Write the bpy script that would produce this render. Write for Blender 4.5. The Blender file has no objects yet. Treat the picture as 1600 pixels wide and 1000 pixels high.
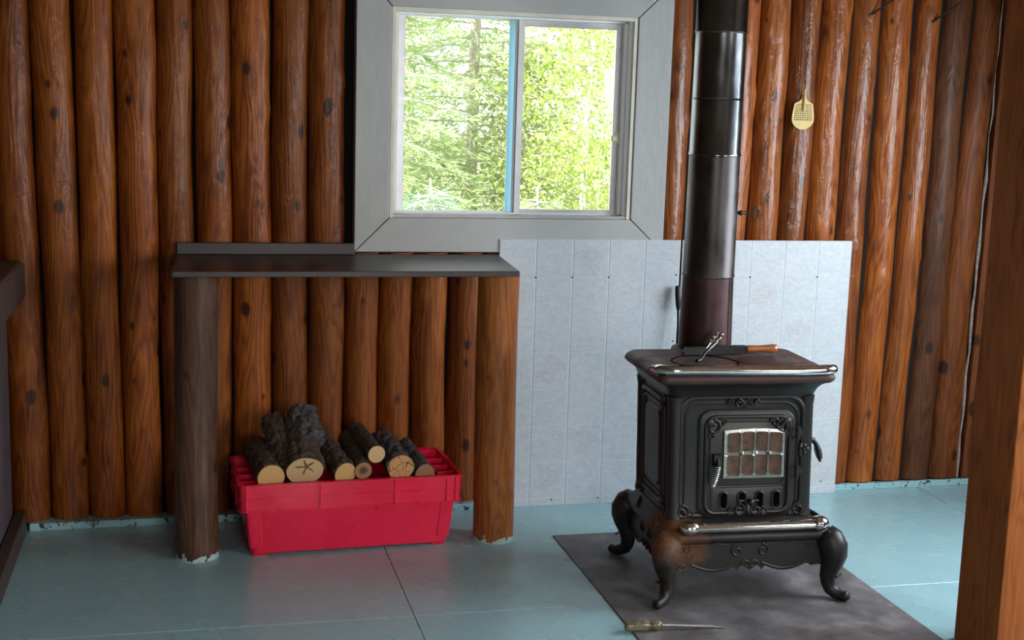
import bpy, bmesh, math, random
import numpy as np
from mathutils import Vector, Matrix, noise

random.seed(7)
rng = np.random.default_rng(7)
scene = bpy.context.scene
COL = scene.collection
PI = math.pi

# ------------------------------------------------------------------ camera, sky, sun, window light, exposure
cam_data = bpy.data.cameras.new('camera')
cam = bpy.data.objects.new('camera', cam_data)
COL.objects.link(cam)
cam_data.sensor_width = 36.0
cam_data.lens = 46.65
cam_data.clip_start = 0.05
cr = Vector((0.97130831, -0.23591209, 0.03009402))
cu = Vector((0.00931984, 0.16419959, 0.98638311))
cf = Vector((0.23764113, 0.95780164, -0.16168709))
cam.matrix_world = Matrix(((cr.x, cu.x, -cf.x, -1.1967), (cr.y, cu.y, -cf.y, -5.0646),
                           (cr.z, cu.z, -cf.z, 1.6298), (0, 0, 0, 1)))
scene.camera = cam

scene.view_settings.view_transform = 'Standard'
scene.view_settings.look = 'None'
scene.view_settings.exposure = 0.2
scene.view_settings.gamma = 1.0
scene.view_settings.use_curve_mapping = False

world = bpy.data.worlds.new('sky')
scene.world = world
world.use_nodes = True
wn = world.node_tree
wn.nodes['Background'].inputs['Color'].default_value = (0.90, 0.95, 1.0, 1)
wn.nodes['Background'].inputs['Strength'].default_value = 3.0

sun_data = bpy.data.lights.new('sun', 'SUN')
sun_data.energy = 12.0
sun_data.angle = math.radians(1.0)
sun_data.color = (1.0, 0.96, 0.88)
sun = bpy.data.objects.new('sun', sun_data)
COL.objects.link(sun)
sun.rotation_euler = Vector((0.45, 0.62, -1.05)).to_track_quat('-Z', 'Y').to_euler()


def area(name, loc, direction, sx, sy, power, color):
    d = bpy.data.lights.new(name, 'AREA')
    d.shape = 'RECTANGLE'
    d.size, d.size_y = sx, sy
    d.energy = power
    d.color = color
    o = bpy.data.objects.new(name, d)
    COL.objects.link(o)
    o.location = loc
    o.rotation_euler = Vector(direction).to_track_quat('-Z', 'Y').to_euler()
    return o


# daylight entering by the openings of the right and rear walls
RX, REAR, LEFT, CEIL = 2.45, -5.9, -3.3, 2.46
area('daylight_right', (RX + 0.02, -1.5, 1.45), (-1, 0, -0.5), 1.3, 1.1, 60, (0.78, 0.90, 1.0))
area('daylight_right_far', (RX + 0.02, -4.2, 1.45), (-1, 0.2, -0.85), 2.0, 1.2, 74, (1.0, 0.97, 0.92))
area('daylight_rear', (-0.3, REAR - 0.02, 1.45), (0, 1, -0.95), 1.2, 1.1, 34, (1.0, 0.97, 0.92))

# ------------------------------------------------------------------ helpers


class MB:
    def __init__(self):
        self.v, self.f = [], []

    def add(self, vs, fs):
        n = len(self.v)
        self.v += [tuple(p) for p in vs]
        self.f += [tuple(i + n for i in q) for q in fs]
        return self

    def box(self, x0, x1, y0, y1, z0, z1):
        return self.add([(x0, y0, z0), (x1, y0, z0), (x1, y1, z0), (x0, y1, z0),
                         (x0, y0, z1), (x1, y0, z1), (x1, y1, z1), (x0, y1, z1)],
                        [(0, 3, 2, 1), (4, 5, 6, 7), (0, 1, 5, 4), (1, 2, 6, 5), (2, 3, 7, 6), (3, 0, 4, 7)])

    def loft(self, rings, cap=(True, True), closed=True):
        n = len(rings[0])
        vs = [p for r in rings for p in r]
        fs = []
        for i in range(len(rings) - 1):
            for j in range(n if closed else n - 1):
                k = (j + 1) % n
                fs.append((i * n + j, i * n + k, (i + 1) * n + k, (i + 1) * n + j))
        if cap[0]:
            fs.append(tuple(range(n - 1, -1, -1)))
        if cap[1]:
            fs.append(tuple((len(rings) - 1) * n + j for j in range(n)))
        return self.add(vs, fs)

    def lathe(self, prof, seg=24, c=(0, 0, 0), cap=(True, True)):
        return self.loft([[(c[0] + r * math.cos(2 * PI * k / seg), c[1] + r * math.sin(2 * PI * k / seg), c[2] + z)
                           for k in range(seg)] for r, z in prof], cap)

    def tube(self, pts, rad, seg=8, closed=False, flat=1.0, flatdir=None):
        pts = [Vector(p) for p in pts]
        n = len(pts)
        rads = rad if isinstance(rad, (list, tuple)) else [rad] * n
        rings = []
        prev = None
        for i, p in enumerate(pts):
            a = pts[(i - 1) % n] if (closed or i > 0) else p
            b = pts[(i + 1) % n] if (closed or i < n - 1) else p
            t = (b - a)
            t = t.normalized() if t.length > 1e-9 else Vector((0, 0, 1))
            if prev is None:
                u = t.cross(Vector((0, 0, 1)))
                if u.length < 0.05:
                    u = t.cross(Vector((0, 1, 0)))
            else:
                u = prev - t * prev.dot(t)
            if flatdir is not None:
                fd = Vector(flatdir)
                u = fd - t * fd.dot(t)
            u.normalize()
            prev = u
            w = t.cross(u)
            rings.append([p + (u * math.cos(2 * PI * k / seg) * flat + w * math.sin(2 * PI * k / seg)) * rads[i]
                          for k in range(seg)])
        if closed:
            rings.append(rings[0])
            return self.loft(rings, (False, False))
        return self.loft(rings)

    def prism(self, outline, y0, y1):
        """outline in x,z, extruded along y (y0 front)"""
        n = len(outline)
        vs = [(x, y0, z) for x, z in outline] + [(x, y1, z) for x, z in outline]
        fs = [tuple(range(n)), tuple(range(2 * n - 1, n - 1, -1))]
        fs += [(i, n + i, n + (i + 1) % n, (i + 1) % n) for i in range(n)]
        return self.add(vs, fs)

    def sphere(self, c, r, seg=12, rings=8, sc=(1, 1, 1)):
        prof = [(max(1e-4, math.sin(PI * i / rings)), -math.cos(PI * i / rings)) for i in range(rings + 1)]
        return self.loft([[(c[0] + r * sc[0] * q * math.cos(2 * PI * k / seg), c[1] + r * sc[1] * q * math.sin(2 * PI * k / seg),
                            c[2] + r * sc[2] * z) for k in range(seg)] for q, z in prof])

    def map(self, fn):
        self.v = [tuple(fn(Vector(p))) for p in self.v]
        return self

    def mesh(self, name, smooth=False, bevel=0, seg=2, angle=40):
        me = bpy.data.meshes.new(name)
        me.from_pydata(self.v, [], self.f)
        bm = bmesh.new()
        bm.from_mesh(me)
        bmesh.ops.recalc_face_normals(bm, faces=bm.faces)
        if bevel:
            es = [e for e in bm.edges if len(e.link_faces) == 2 and e.calc_face_angle(0) > math.radians(angle)]
            bmesh.ops.bevel(bm, geom=es, offset=bevel, segments=seg, affect='EDGES', profile=0.5, clamp_overlap=True)
        bm.to_mesh(me)
        bm.free()
        if smooth:
            for p in me.polygons:
                p.use_smooth = True
            try:
                me.set_sharp_from_angle(angle=math.radians(smooth if smooth is not True else 42))
            except Exception:
                pass
        return me

    def obj(self, name, mat, parent=None, smooth=False, bevel=0, seg=2, loc=None, rot=None, angle=40):
        me = self.mesh(name, smooth, bevel, seg, angle)
        me.materials.append(mat)
        o = bpy.data.objects.new(name, me)
        COL.objects.link(o)
        if parent is not None:
            o.parent = parent
        if loc is not None:
            o.location = loc
        if rot is not None:
            o.rotation_euler = rot
        return o


def empty(name, loc=(0, 0, 0), rz=0):
    o = bpy.data.objects.new(name, None)
    o.empty_display_size = 0.05
    COL.objects.link(o)
    o.location = loc
    o.rotation_euler = (0, 0, rz)
    return o


def tag(o, label=None, cat=None, group=None, kind=None):
    if label:
        o['label'] = label
    if cat:
        o['category'] = cat
    if group:
        o['group'] = group
    if kind:
        o['kind'] = kind
    return o


def rrect(hx, hy, r, n=5, cx=0, cy=0):
    pts = []
    for q, (sx, sy) in enumerate(((1, 1), (-1, 1), (-1, -1), (1, -1))):
        for k in range(n + 1):
            a = PI / 2 * (q + k / n)
            pts.append((cx + sx * (hx - r) + r * math.cos(a), cy + sy * (hy - r) + r * math.sin(a)))
    return pts


def rect_loft(mb, levels, n=4, cap=(True, True)):
    """levels: (cx, cy, hx, hy, corner radius, z)"""
    return mb.loft([[(x, y, z) for x, y in rrect(hx, hy, r, n, cx, cy)] for cx, cy, hx, hy, r, z in levels], cap)


# ------------------------------------------------------------------ materials


def newmat(name):
    m = bpy.data.materials.new(name)
    m.use_nodes = True
    nt = m.node_tree
    return m, nt, nt.nodes['Principled BSDF']


def N(nt, typ, **kw):
    n = nt.nodes.new(typ)
    for k, v in kw.items():
        setattr(n, k, v)
    return n


def setin(n, **kw):
    for k, v in kw.items():
        n.inputs[k.replace('_', ' ')].default_value = v
    return n


def L(nt, a, b):
    nt.links.new(a, b)


def coords(nt, scale=(1, 1, 1), kind='Object', offset_by_object=False):
    tc = N(nt, 'ShaderNodeTexCoord')
    mp = N(nt, 'ShaderNodeMapping')
    mp.inputs['Scale'].default_value = scale
    src = tc.outputs[kind]
    if offset_by_object:
        oi = N(nt, 'ShaderNodeObjectInfo')
        mul = N(nt, 'ShaderNodeMath', operation='MULTIPLY')
        mul.inputs[1].default_value = 37.0
        L(nt, oi.outputs['Random'], mul.inputs[0])
        add = N(nt, 'ShaderNodeVectorMath', operation='ADD')
        L(nt, src, add.inputs[0])
        L(nt, mul.outputs[0], add.inputs[1])
        src = add.outputs[0]
    L(nt, src, mp.inputs['Vector'])
    return mp.outputs['Vector']


def noise_tex(nt, vec, scale, detail=4, rough=0.55, dist=0.0):
    n = N(nt, 'ShaderNodeTexNoise')
    setin(n, Scale=scale, Detail=detail, Roughness=rough, Distortion=dist)
    L(nt, vec, n.inputs['Vector'])
    return n.outputs['Fac']


def ramp(nt, fac, stops):
    r = N(nt, 'ShaderNodeValToRGB')
    e = r.color_ramp.elements
    while len(e) < len(stops):
        e.new(0.5)
    for k, (p, c) in enumerate(stops):
        e[k].position = p
        e[k].color = (c[0], c[1], c[2], 1) if len(c) == 3 else c
    L(nt, fac, r.inputs['Fac'])
    return r.outputs['Color']


def mixc(nt, fac, a, b, blend='MIX'):
    m = N(nt, 'ShaderNodeMix', data_type='RGBA', blend_type=blend)
    for sock, v in ((m.inputs[0], fac), (m.inputs[6], a), (m.inputs[7], b)):
        if hasattr(v, 'is_linked'):
            L(nt, v, sock)
        else:
            sock.default_value = v if not isinstance(v, tuple) or len(v) == 4 else (*v, 1)
    return m.outputs[2]


def mathn(nt, op, a, b=None, clamp=False):
    m = N(nt, 'ShaderNodeMath', operation=op)
    m.use_clamp = clamp
    for k, v in enumerate((a, b)):
        if v is None:
            continue
        if hasattr(v, 'is_linked'):
            L(nt, v, m.inputs[k])
        else:
            m.inputs[k].default_value = v
    return m.outputs[0]


def bump(nt, bsdf, height, strength, dist=0.002, sock='Normal'):
    b = N(nt, 'ShaderNodeBump')
    setin(b, Strength=strength, Distance=dist)
    L(nt, height, b.inputs['Height'])
    L(nt, b.outputs['Normal'], bsdf.inputs[sock])
    return b.outputs['Normal']


def plain(name, color, rough=0.5, metal=0.0, var=0.0, vscale=20, bumpk=0.0, bscale=60, bdist=0.001, coat=0.0, scale=(1, 1, 1)):
    m, nt, b = newmat(name)
    setin(b, Roughness=rough, Metallic=metal)
    b.inputs['Coat Weight'].default_value = coat
    b.inputs['Coat Roughness'].default_value = 0.2
    v = coords(nt, scale)
    if var:
        f = noise_tex(nt, v, vscale, 5)
        lo = tuple(c * (1 - var) for c in color)
        hi = tuple(min(1, c * (1 + var)) for c in color)
        L(nt, ramp(nt, f, [(0.3, lo), (0.7, hi)]), b.inputs['Base Color'])
    else:
        b.inputs['Base Color'].default_value = (*color, 1)
    if bumpk:
        bump(nt, b, noise_tex(nt, v, bscale, 4), bumpk, bdist)
    return m


def wood_mat(name, dark, mid, light, rough=0.6, coat=0.32, coatrough=0.13, random_hue=True, axis='z', bumpk=0.5, knots=True, paint_foot=None):
    m, nt, b = newmat(name)
    st = {'z': (1, 1, 0.10), 'x': (0.1, 1, 1), 'y': (1, 0.1, 1)}[axis]
    st2 = {'z': (1, 1, 0.28), 'x': (0.28, 1, 1), 'y': (1, 0.28, 1)}[axis]
    v = coords(nt, st, offset_by_object=True)
    v2 = coords(nt, st2, offset_by_object=True)
    fine = noise_tex(nt, v, 90, 5, 0.65, 0.6)
    broad = noise_tex(nt, v2, 9, 4, 0.6, 0.8)
    # cathedral grain: bands of a slowly varying field
    fld = noise_tex(nt, v, 10, 2, 0.5, 0.3)
    bands = mathn(nt, 'FRACT', mathn(nt, 'MULTIPLY', fld, 16.0))
    tri = mathn(nt, 'ABSOLUTE', mathn(nt, 'SUBTRACT', bands, 0.5))
    g = mathn(nt, 'ADD', mathn(nt, 'MULTIPLY', fine, 0.35), mathn(nt, 'ADD', mathn(nt, 'MULTIPLY', broad, 0.5), mathn(nt, 'MULTIPLY', tri, 0.35)))
    col = ramp(nt, g, [(0.28, dark), (0.5, mid), (0.78, light)])
    if random_hue:
        oi = N(nt, 'ShaderNodeObjectInfo')
        k = N(nt, 'ShaderNodeMapRange')
        setin(k, To_Min=0.68, To_Max=1.25)
        L(nt, oi.outputs['Random'], k.inputs['Value'])
        hs = N(nt, 'ShaderNodeHueSaturation')
        L(nt, k.outputs[0], hs.inputs['Value'])
        L(nt, col, hs.inputs['Color'])
        col = hs.outputs['Color']
    # grime patches
    grime = noise_tex(nt, v2, 5, 3, 0.6, 0.2)
    gm = N(nt, 'ShaderNodeMapRange')
    setin(gm, From_Min=0.55, From_Max=0.75, To_Min=0.0, To_Max=0.5)
    L(nt, grime, gm.inputs['Value'])
    col = mixc(nt, gm.outputs[0], col, tuple(c * 0.5 for c in dark))
    kmask = None
    if knots:
        kv = coords(nt, {'z': (1, 1, 0.62), 'x': (0.62, 1, 1), 'y': (1, 0.62, 1)}[axis], offset_by_object=True)
        vo = N(nt, 'ShaderNodeTexVoronoi')
        setin(vo, Scale=11.0, Randomness=1.0)
        L(nt, kv, vo.inputs['Vector'])
        sc_ = N(nt, 'ShaderNodeSeparateColor')
        L(nt, vo.outputs['Color'], sc_.inputs[0])
        size = mathn(nt, 'MULTIPLY', mathn(nt, 'POWER', sc_.outputs[0], 2.2), 0.20)
        dd = mathn(nt, 'ADD', mathn(nt, 'SUBTRACT', vo.outputs['Distance'], size), mathn(nt, 'MULTIPLY', mathn(nt, 'SUBTRACT', broad, 0.5), 0.22))
        mr = N(nt, 'ShaderNodeMapRange')
        setin(mr, From_Min=0.0, From_Max=0.09, To_Min=1.0, To_Max=0.0)
        L(nt, dd, mr.inputs['Value'])
        kmask = mr.outputs[0]
        col = mixc(nt, mathn(nt, 'MULTIPLY', kmask, 0.85), col, tuple(c * 0.35 for c in dark))
    r = rough
    if paint_foot:
        tc = N(nt, 'ShaderNodeTexCoord')
        sp = N(nt, 'ShaderNodeSeparateXYZ')
        L(nt, tc.outputs['Object'], sp.inputs[0])
        pn = noise_tex(nt, coords(nt), 26, 3, 0.6)
        lim = mathn(nt, 'MULTIPLY', mathn(nt, 'SUBTRACT', pn, 0.34), 0.085)
        msk = mathn(nt, 'LESS_THAN', sp.outputs['Z'], lim)
        col = mixc(nt, msk, col, paint_foot)
    L(nt, col, b.inputs['Base Color'])
    setin(b, Roughness=r)
    b.inputs['Coat Weight'].default_value = coat
    b.inputs['Coat Roughness'].default_value = coatrough
    h = mathn(nt, 'ADD', mathn(nt, 'MULTIPLY', tri, 0.5), mathn(nt, 'ADD', mathn(nt, 'MULTIPLY', fine, 0.35), mathn(nt, 'MULTIPLY', broad, 1.1)))
    if kmask is not None:
        h = mathn(nt, 'SUBTRACT', h, mathn(nt, 'MULTIPLY', kmask, 0.3))
    bump(nt, b, h, bumpk, 0.006)
    vr = coords(nt, {'z': (1, 1, 0.45), 'x': (0.45, 1, 1), 'y': (1, 0.45, 1)}[axis], offset_by_object=True)
    ripple = noise_tex(nt, vr, 34, 3, 0.55, 1.0)
    bump(nt, b, mathn(nt, 'ADD', mathn(nt, 'MULTIPLY', broad, 0.5), mathn(nt, 'ADD', mathn(nt, 'MULTIPLY', ripple, 0.9), mathn(nt, 'MULTIPLY', tri, 0.30))), bumpk, 0.006, 'Coat Normal')
    b.inputs['Specular IOR Level'].default_value = 0.25
    return m


M = {}
LOGC = ((0.048, 0.0085, 0.0016), (0.245, 0.058, 0.0056), (0.43, 0.135, 0.018))
M['log'] = wood_mat('worn_varnish_log', *LOGC, coat=0.13, coatrough=0.15)
M['log_brown'] = wood_mat('dull_brown_log', (0.03, 0.009, 0.004), (0.095, 0.03, 0.010), (0.17, 0.062, 0.02), coat=0.08, random_hue=False)
M['log_matte'] = wood_mat('matte_darker_log', (0.04, 0.008, 0.002), (0.15, 0.037, 0.006), (0.26, 0.08, 0.014), coat=0.06, random_hue=False)  # darker, less glossy tone for the last logs on the right
M['log_gloss'] = wood_mat('glossy_varnish_log', *LOGC, coat=0.42, coatrough=0.13)
M['log_dark'] = wood_mat('weathered_log', (0.035, 0.014, 0.008), (0.085, 0.036, 0.018), (0.15, 0.075, 0.04), random_hue=False, paint_foot=(0.42, 0.56, 0.55))
M['log_post'] = wood_mat('varnished_post', (0.11, 0.028, 0.006), (0.30, 0.09, 0.016), (0.46, 0.17, 0.04), random_hue=False, paint_foot=(0.42, 0.56, 0.55))
M['timber'] = wood_mat('rough_timber', (0.12, 0.029, 0.006), (0.29, 0.078, 0.015), (0.38, 0.12, 0.026), rough=0.75, coat=0.0, random_hue=False, knots=False, bumpk=0.3)
M['corner_board'] = wood_mat('corner_board', (0.06, 0.014, 0.004), (0.16, 0.042, 0.009), (0.24, 0.075, 0.018), random_hue=False, coat=0.2, bumpk=0.3)
M['chink'] = plain('chinking', (0.34, 0.28, 0.25), 0.85, var=0.3, vscale=60, bumpk=0.6, bdist=0.004)
M['backing'] = plain('wall_backing', (0.006, 0.003, 0.002), 1.0)
M['white_wall'] = plain('plain_wall', (0.13, 0.07, 0.035), 0.8)
M['ceiling'] = plain('ceiling_boards', (0.16, 0.09, 0.05), 0.75)


def floor_mat():
    m, nt, b = newmat('painted_floor')
    v = coords(nt, kind='Object')
    n1 = noise_tex(nt, v, 2.2, 4, 0.6)
    col = ramp(nt, n1, [(0.25, (0.285, 0.475, 0.515)), (0.75, (0.315, 0.515, 0.555))])
    # scuffs and worn streaks
    s = noise_tex(nt, coords(nt, (7, 1.2, 1)), 5, 6, 0.7, 0.4)
    mr = N(nt, 'ShaderNodeMapRange')
    setin(mr, From_Min=0.66, From_Max=0.95, To_Min=0.0, To_Max=0.2)
    L(nt, s, mr.inputs['Value'])
    col = mixc(nt, mr.outputs[0], col, (0.30, 0.42, 0.44))
    sp = noise_tex(nt, v, 55, 3, 0.5)
    mr2 = N(nt, 'ShaderNodeMapRange')
    setin(mr2, From_Min=0.74, From_Max=0.78, To_Min=0.0, To_Max=0.5)
    L(nt, sp, mr2.inputs['Value'])
    col = mixc(nt, mr2.outputs[0], col, (0.06, 0.09, 0.10))
    L(nt, col, b.inputs['Base Color'])
    rr = N(nt, 'ShaderNodeMapRange')
    setin(rr, From_Min=0.3, From_Max=0.7, To_Min=0.22, To_Max=0.31)
    L(nt, noise_tex(nt, v, 6, 4), rr.inputs['Value'])
    L(nt, rr.outputs[0], b.inputs['Roughness'])
    b.inputs['Specular IOR Level'].default_value = 0.6
    bump(nt, b, noise_tex(nt, coords(nt, (1, 1, 1)), 9, 2), 0.05, 0.003)
    return m


M['floor'] = floor_mat()
M['joint'] = plain('floor_joint', (0.02, 0.03, 0.032), 0.9)


def teal_mat():
    m, nt, b = newmat('chipped_teal_paint')
    v = coords(nt)
    f = noise_tex(nt, v, 42, 5, 0.65)
    L(nt, ramp(nt, f, [(0.56, (0.33, 0.55, 0.58)), (0.62, (0.04, 0.03, 0.025))]), b.inputs['Base Color'])
    setin(b, Roughness=0.45)
    return m


M['teal'] = teal_mat()


def tile_mat(name, motif):
    m, nt, b = newmat(name)
    v = coords(nt, offset_by_object=True)
    v0 = coords(nt)
    f = noise_tex(nt, coords(nt, (1, 1, 1.6), offset_by_object=True), 34, 4, 0.6, 1.2)
    col = ramp(nt, f, [(0.35, (0.50, 0.535, 0.57)), (0.65, (0.585, 0.62, 0.65))])
    if motif:
        # faint pinkish printed flower sprig
        tc = N(nt, 'ShaderNodeTexCoord')
        ln = N(nt, 'ShaderNodeVectorMath', operation='LENGTH')
        L(nt, tc.outputs['Object'], ln.inputs[0])
        vo = N(nt, 'ShaderNodeTexVoronoi', feature='DISTANCE_TO_EDGE')
        setin(vo, Scale=62, Randomness=1.0)
        nz = N(nt, 'ShaderNodeTexNoise')
        setin(nz, Scale=30, Detail=3)
        L(nt, v, nz.inputs['Vector'])
        mv = N(nt, 'ShaderNodeVectorMath', operation='MULTIPLY_ADD')
        L(nt, nz.outputs['Color'], mv.inputs[0])
        mv.inputs[1].default_value = (0.03, 0.03, 0.03)
        L(nt, v, mv.inputs[2])
        L(nt, mv.outputs[0], vo.inputs['Vector'])
        line = mathn(nt, 'LESS_THAN', vo.outputs['Distance'], 0.09)
        big = noise_tex(nt, v, 17, 2)
        rad = mathn(nt, 'LESS_THAN', mathn(nt, 'ADD', ln.outputs['Value'], mathn(nt, 'MULTIPLY', mathn(nt, 'SUBTRACT', big, 0.5), 0.11)), 0.052)
        k = mathn(nt, 'MULTIPLY', mathn(nt, 'MULTIPLY', line, rad), 0.22)
        col = mixc(nt, k, col, (0.40, 0.27, 0.25))
        col = mixc(nt, mathn(nt, 'MULTIPLY', rad, 0.08), col, (0.55, 0.45, 0.45))
    L(nt, col, b.inputs['Base Color'])
    setin(b, Roughness=0.42)
    bump(nt, b, f, 0.45, 0.0022)
    return m


M['tile'] = tile_mat('embossed_tileboard', False)
M['tile_motif'] = tile_mat('embossed_tileboard_flower', True)
M['grout'] = plain('tileboard_groove', (0.66, 0.70, 0.73), 0.6)
M['nail'] = plain('nail_head', (0.03, 0.028, 0.03), 0.5, 0.6)

M['casing'] = plain('grey_white_paint', (0.43, 0.43, 0.42), 0.48, var=0.05, vscale=9, bumpk=0.5, bscale=26, bdist=0.004, scale=(1, 1, 0.5))
M['casing_h'] = plain('grey_white_paint_horizontal', (0.43, 0.43, 0.42), 0.48, var=0.05, vscale=9, bumpk=0.5, bscale=26, bdist=0.004, scale=(0.5, 1, 1))
M['cream'] = plain('cream_paint', (0.72, 0.68, 0.58), 0.5, var=0.1, vscale=12)
M['aluminium'] = plain('dull_aluminium', (0.62, 0.63, 0.66), 0.35, 0.75, var=0.08)
M['alu_skyglow'] = plain('skyglow_sash', (0.36, 0.62, 0.76), 0.45, 0.0, var=0.06)  # blue paints the sky glow on the stile; replaced below
def vinyl():
    m, nt, b = newmat('skyglow_vinyl_sash')
    b.inputs['Base Color'].default_value = (0.42, 0.66, 0.80, 1)
    setin(b, Roughness=0.45)
    tl = N(nt, 'ShaderNodeBsdfTranslucent')
    tl.inputs['Color'].default_value = (0.62, 0.85, 0.98, 1)  # sky glow through the stile put into this pale blue
    mx = N(nt, 'ShaderNodeMixShader')
    mx.inputs[0].default_value = 0.6
    L(nt, b.outputs[0], mx.inputs[1])
    L(nt, tl.outputs[0], mx.inputs[2])
    L(nt, mx.outputs[0], nt.nodes['Material Output'].inputs['Surface'])
    return m


M['alu_skyglow'] = vinyl()
M['alu_white'] = plain('white_track', (0.86, 0.88, 0.90), 0.4, 0.0)
M['sill'] = plain('window_sill', (0.42, 0.40, 0.40), 0.4, 0.3, var=0.1)
M['latch'] = plain('cream_plastic', (0.72, 0.66, 0.48), 0.4)


def glass_mat():
    m, nt, b = newmat('window_glass')
    nt.nodes.remove(b)
    out = nt.nodes['Material Output']
    tr = N(nt, 'ShaderNodeBsdfTransparent')
    tr.inputs['Color'].default_value = (0.97, 0.985, 0.98, 1)
    gl = N(nt, 'ShaderNodeBsdfGlossy')
    gl.inputs['Roughness'].default_value = 0.01
    fr = N(nt, 'ShaderNodeFresnel')
    fr.inputs['IOR'].default_value = 1.45
    mx = N(nt, 'ShaderNodeMixShader')
    L(nt, fr.outputs[0], mx.inputs[0])
    L(nt, tr.outputs[0], mx.inputs[1])
    L(nt, gl.outputs[0], mx.inputs[2])
    L(nt, mx.outputs[0], out.inputs['Surface'])
    return m


M['glass'] = glass_mat()


def iron_mat(name, base, rust, rustamt, rough=0.5, spot=None):
    m, nt, b = newmat(name)
    v = coords(nt)
    f1 = noise_tex(nt, v, 11, 6, 0.65)
    f2 = noise_tex(nt, v, 60, 4, 0.6)
    f = mathn(nt, 'ADD', mathn(nt, 'MULTIPLY', f1, 0.75), mathn(nt, 'MULTIPLY', f2, 0.25))
    lo = 0.72 - rustamt
    mr = N(nt, 'ShaderNodeMapRange')
    setin(mr, From_Min=lo, From_Max=lo + 0.16, To_Min=0.0, To_Max=0.85)
    L(nt, f, mr.inputs['Value'])
    k = mr.outputs[0]
    if spot:
        tc = N(nt, 'ShaderNodeTexCoord')
        ln = N(nt, 'ShaderNodeVectorMath', operation='DISTANCE')
        L(nt, tc.outputs['Object'], ln.inputs[0])
        ln.inputs[1].default_value = spot[0]
        s = N(nt, 'ShaderNodeMapRange')
        setin(s, From_Min=spot[1] * 0.45, From_Max=spot[1], To_Min=1.0, To_Max=0.0)
        L(nt, mathn(nt, 'ADD', ln.outputs['Value'], mathn(nt, 'MULTIPLY', mathn(nt, 'SUBTRACT', f1, 0.5), 0.25)), s.inputs['Value'])
        k = mathn(nt, 'ADD', k, mathn(nt, 'MULTIPLY', s.outputs[0], 0.8), True)
    rc = ramp(nt, f2, [(0.35, tuple(c * 0.55 for c in rust)), (0.65, rust)])
    L(nt, mixc(nt, k, base, rc), b.inputs['Base Color'])
    r = N(nt, 'ShaderNodeMapRange')
    setin(r, To_Min=rough, To_Max=min(1, rough + 0.35))
    L(nt, k, r.inputs['Value'])
    L(nt, r.outputs[0], b.inputs['Roughness'])
    b.inputs['Specular IOR Level'].default_value = 0.45
    bump(nt, b, f2, 0.35, 0.0012)
    return m


M['iron'] = iron_mat('cast_iron', (0.0125, 0.0105, 0.0098), (0.060, 0.024, 0.012), 0.15, 0.42)
M['iron_rust'] = iron_mat('rusty_cast_iron', (0.013, 0.0115, 0.011), (0.19, 0.066, 0.016), 0.08, 0.44, spot=((-0.30, -0.17, 0.215), 0.165))
M['iron_top'] = iron_mat('rusty_top', (0.05, 0.024, 0.020), (0.11, 0.045, 0.032), 0.25, 0.5)
M['iron_black'] = plain('black_iron', (0.012, 0.012, 0.013), 0.42, 0.3, bumpk=0.2)
M['recess_black'] = plain('recess_black', (0.003, 0.003, 0.003), 1.0)  # flat black that paints the shade inside slots and seams
M['recess_black'].node_tree.nodes['Principled BSDF'].inputs['Specular IOR Level'].default_value = 0.0
M['mica'] = plain('smoked_mica', (0.085, 0.040, 0.024), 0.6, 0, var=0.75, vscale=30, bumpk=0.3, bscale=30)
M['chrome'] = plain('nickel_plate', (0.72, 0.71, 0.70), 0.13, 1.0, var=0.12, vscale=40, bumpk=0.12, bscale=18, bdist=0.002)
M['chrome_dull'] = plain('tarnished_nickel', (0.50, 0.54, 0.50), 0.32, 0.9, var=0.2, vscale=60)


def pipe_mat(name, c1, c2, rough, metal):
    m, nt, b = newmat(name)
    f = noise_tex(nt, coords(nt, (1, 1, 0.55)), 13, 5, 0.62, 0.3)
    L(nt, ramp(nt, f, [(0.3, c1), (0.7, c2)]), b.inputs['Base Color'])
    r = N(nt, 'ShaderNodeMapRange')
    setin(r, From_Min=0.3, From_Max=0.7, To_Min=rough * 0.8, To_Max=rough * 1.35)
    L(nt, f, r.inputs['Value'])
    L(nt, r.outputs[0], b.inputs['Roughness'])
    setin(b, Metallic=metal)
    bump(nt, b, noise_tex(nt, coords(nt, (1, 1, 0.2)), 45, 3), 0.05, 0.001)
    return m


M['pipe_rust'] = pipe_mat('browned_steel', (0.030, 0.017, 0.020), (0.085, 0.046, 0.045), 0.42, 0.75)
M['pipe_smoke'] = pipe_mat('smoked_steel', (0.022, 0.019, 0.020), (0.080, 0.070, 0.068), 0.36, 0.85)
M['pipe_steel'] = pipe_mat('blued_steel', (0.10, 0.105, 0.11), (0.19, 0.195, 0.20), 0.19, 1.0)


def red_mat():
    m, nt, b = newmat('red_plastic')
    f = noise_tex(nt, coords(nt), 9, 4)
    col = ramp(nt, f, [(0.3, (0.76, 0.010, 0.052)), (0.7, (0.86, 0.016, 0.070))])
    s = noise_tex(nt, coords(nt, (3.0, 1, 9)), 9, 6, 0.72, 1.5)
    mr = N(nt, 'ShaderNodeMapRange')
    setin(mr, From_Min=0.63, From_Max=0.74, To_Min=0.0, To_Max=0.28)
    L(nt, s, mr.inputs['Value'])
    col = mixc(nt, mr.outputs[0], col, (0.72, 0.28, 0.30))
    L(nt, col, b.inputs['Base Color'])
    r = N(nt, 'ShaderNodeMapRange')
    setin(r, From_Min=0.3, From_Max=0.7, To_Min=0.2, To_Max=0.36)
    L(nt, noise_tex(nt, coords(nt), 5, 5, 0.6), r.inputs['Value'])
    L(nt, r.outputs[0], b.inputs['Roughness'])
    bump(nt, b, noise_tex(nt, coords(nt), 7, 2), 0.25, 0.006)
    return m


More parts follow.
